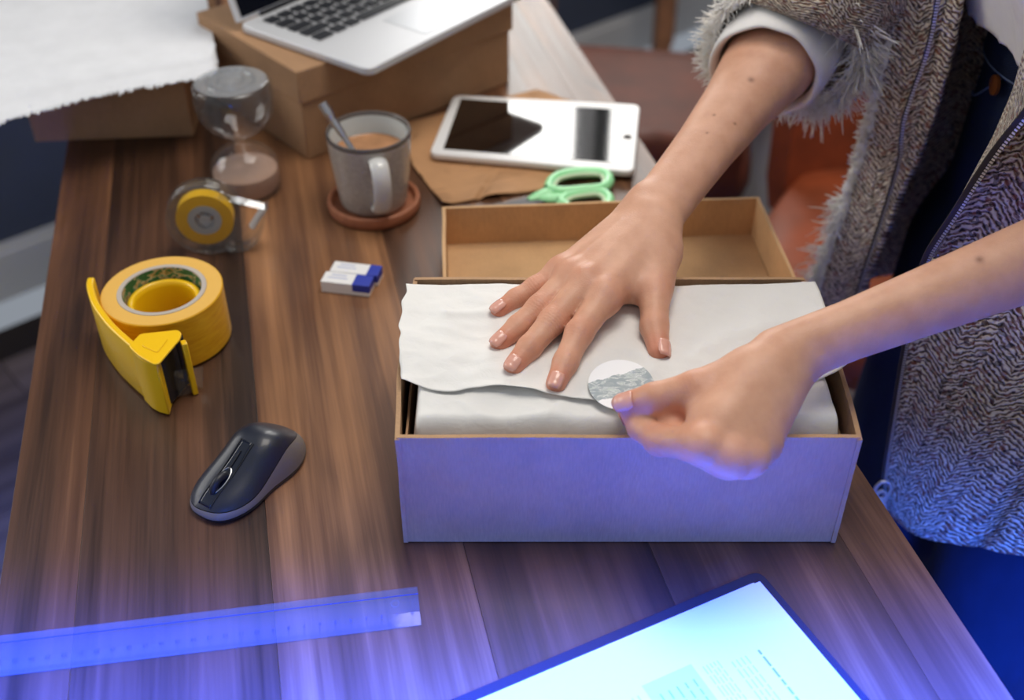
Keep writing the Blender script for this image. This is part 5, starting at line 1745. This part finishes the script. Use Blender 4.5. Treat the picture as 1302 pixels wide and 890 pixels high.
# ------------------------------------------------------------------ the sticker in the left hand
stc = P(790, 489, 0.1105)
stk = thing('sticker', 'round white sticker with a grey marbled band pinched by thumb', 'sticker', stc)
tilt = math.radians(-9)
sx_, sy_ = Vector((1, 0, 0)), Vector((0, math.cos(tilt), -math.sin(tilt)))
snn = sx_.cross(sy_)
R_S = (P(832, 489, 0.1105) - stc).length
MS = NT('sticker_print')
so_ = MS.n('ShaderNodeTexCoord').outputs['UV']
n1 = MS.n('ShaderNodeTexNoise', Scale=3.2, Detail=5.0, Distortion=2.2)
mpp = MS.n('ShaderNodeMapping'); mpp.inputs['Scale'].default_value = (1, 2.6, 1); mpp.inputs['Rotation'].default_value = (0, 0, -0.25)
MS.l(so_, mpp.inputs['Vector']); MS.l(mpp.outputs[0], n1.inputs['Vector'])
sp3 = MS.n('ShaderNodeSeparateXYZ'); MS.l(so_, sp3.inputs[0])
nb = MS.noise(so_, 6, 3)
bandp = MS.math('ABSOLUTE', MS.math('SUBTRACT', MS.math('MULTIPLY_ADD', sp3.outputs['X'], -0.36, MS.math('MULTIPLY_ADD', nb, 0.16, sp3.outputs['Y'])), 0.405))
inb = MS.math('LESS_THAN', bandp, 0.205)
gr = MS.ramp(n1.outputs['Fac'], [(0.40, (150, 162, 168)), (0.52, (164, 174, 178)), (0.545, (232, 234, 232)), (0.57, (172, 182, 184)), (0.66, (196, 206, 200))])
MS.base(MS.mix(inb, (244, 244, 246), gr)); MS.set(Roughness=0.3)
disc = [stc + sx_ * R_S * math.cos(a) + sy_ * R_S * math.sin(a) for a in [2 * math.pi * k / 72 for k in range(72)]]
dm = MB()
dm.add([stc] + disc, [(0, 1 + k, 1 + (k + 1) % 72) for k in range(72)], 0, [(0.5, 0.5)] + [(0.5 + 0.5 * math.cos(2 * math.pi * k / 72), 0.5 + 0.5 * math.sin(2 * math.pi * k / 72)) for k in range(72)])
dm.build('disc', MS.m, stk, False, solid=0.0004)
# ------------------------------------------------------------------ background: leather chairs, wooden stool, planter
M_LEATHER = plain('tan_leather', (140, 66, 34), 0.6, var=0.12, scale=18, bump=0.15, bscale=220)
M_LEATHER_D = plain('brown_leather', (92, 42, 24), 0.62, var=0.12, scale=18, bump=0.15, bscale=220)
M_WOODLEG = plain('chair_wood', (150, 104, 74), 0.5, var=0.15, scale=30)
M_METAL = plain('chair_leg_black', (26, 24, 24), 0.4, 0.4)


def shell_chair(loc, rz, mat_, label, back_h, name='leather_chair', arm_h=0.22, sweep=112):
    """a tub chair: padded seat, a back shell that sweeps forward into low arms, four legs"""
    R = Matrix.Rotation(rz, 3, 'Z'); loc = Vector(loc)
    t = thing(name, label, 'chair', loc, 0)
    def W(x, y, z): return loc + R @ Vector((x, y, z))
    m = MB()
    pl = rounded([(-0.23, -0.22), (0.22, -0.23), (0.22, 0.23), (-0.23, 0.22)], 0.09, 6)
    rings = []
    for z, s in ((0.38, 0.90), (0.385, 0.97), (0.41, 1.0), (0.44, 0.99), (0.462, 0.93), (0.47, 0.7), (0.472, 0.3)):
        rings.append([W(p.x * s, p.y * s, z) for p in pl])
    m.loft(rings); m.build('seat', mat_, t, angle=60)
    b = MB(); nu, nv = 40, 14

    def f(u, v, d):
        a = math.radians(-sweep + 2 * sweep * u)
        k = abs(2 * u - 1)
        top = arm_h + (back_h - arm_h) * (1 - max(0, (k - 0.30) / 0.70)) ** 1.3
        if k < 0.30: top = back_h
        rr = 0.255 + d + 0.05 * v * (1 - 0.6 * k)
        return W(rr * math.cos(a) * 0.98, rr * math.sin(a), 0.40 + top * v)
    rows = []
    prof = [(0.0, 0.0), (0.25, 0.0), (0.5, 0.0), (0.75, 0.0), (0.95, 0.0), (1.0, 0.012), (1.0, 0.03), (0.95, 0.042), (0.7, 0.042), (0.4, 0.042), (0.1, 0.042), (0.0, 0.03)]
    rings = [[f(i / nu, v, d) for v, d in prof] for i in range(nu + 1)]
    b.loft(rings, True, True); b.build('backrest', mat_, t, angle=70)
    for sx in (-1, 1):
        for sy in (-1, 1):
            MB().tube([W(0.17 * sx, 0.17 * sy, 0.39), W(0.205 * sx, 0.205 * sy, 0.0)], [0.017, 0.011], 12).build('leg', M_METAL, t)
    return t


shell_chair((0.19, 1.80, -0.75), math.radians(-100), M_LEATHER_D, 'dark brown leather chair with its back to the desk, beyond the tablet', 0.165, arm_h=0.13, sweep=42)
shell_chair((0.56, 1.31, -0.75), math.radians(60), M_LEATHER, 'tan leather chair directly behind the right arm and jacket', 0.58, arm_h=0.50, sweep=62)

stl = thing('wooden_stool', 'brown wooden stool by the far wall near the top edge', 'stool', P(836, 114, -0.75))
sl0 = P(836, 114, -0.75)
for dx, dy in ((0, 0), (-0.30, 0.06), (0.05, 0.30), (-0.25, 0.36)):
    MB().box(sl0 + Vector((dx, dy, 0.25)), (0.042, 0.042, 0.50), 0.2).build('leg', M_WOODLEG, stl, False, bevel=0.004)
MB().box(sl0 + Vector((-0.12, 0.18, 0.515)), (0.42, 0.42, 0.035), 0.2).build('seat', M_WOODLEG, stl, False, bevel=0.008)
rl = MB()
MB().box(sl0 + Vector((-0.15, 0.03, 0.455)), (0.28, 0.02, 0.06), -0.2).build('seat_rail', M_WOODLEG, stl, False, bevel=0.003)
MB().box(sl0 + Vector((0.025, 0.15, 0.455)), (0.02, 0.27, 0.06), -0.16).build('seat_rail', M_WOODLEG, stl, False, bevel=0.003)

pb = Vector((0.56, 2.08, -0.75))
pl_ = thing('planter', 'tall pale grey planter with a green leafy plant between the chairs', 'planter', pb)
MB().lathe([(0.0002, 0.0), (0.085, 0.0), (0.11, 0.40), (0.105, 0.41), (0.098, 0.40), (0.09, 0.37), (0.0002, 0.37)], pb, 40).build('pot', plain('grey_planter', (176, 174, 172), 0.6), pl_, angle=50)
M_LEAF = plain('leaf_green', (74, 128, 44), 0.45, var=0.2, scale=20)
rl_ = random.Random(5)
for k in range(16):
    a = rl_.uniform(0, 2 * math.pi); ln3 = rl_.uniform(0.10, 0.2); el = rl_.uniform(0.3, 1.2)
    d = Vector((math.cos(a) * math.cos(el), math.sin(a) * math.cos(el), math.sin(el))); s3 = Vector((-math.sin(a), math.cos(a), 0))
    b0 = pb + Vector((0, 0, 0.38)) + Vector((math.cos(a), math.sin(a), 0)) * 0.03
    lf = MB(); lf.grid(lambda u, v: b0 + d * ln3 * v + s3 * (u - 0.5) * 0.07 * math.sin(math.pi * min(1, 0.1 + 0.9 * v)) - Vector((0, 0, 0.06 * v * v)) + Vector((0, 0, 0.01 * abs(2 * u - 1))), 4, 8)
    lf.build('leaf', M_LEAF, pl_, solid=0.0015)
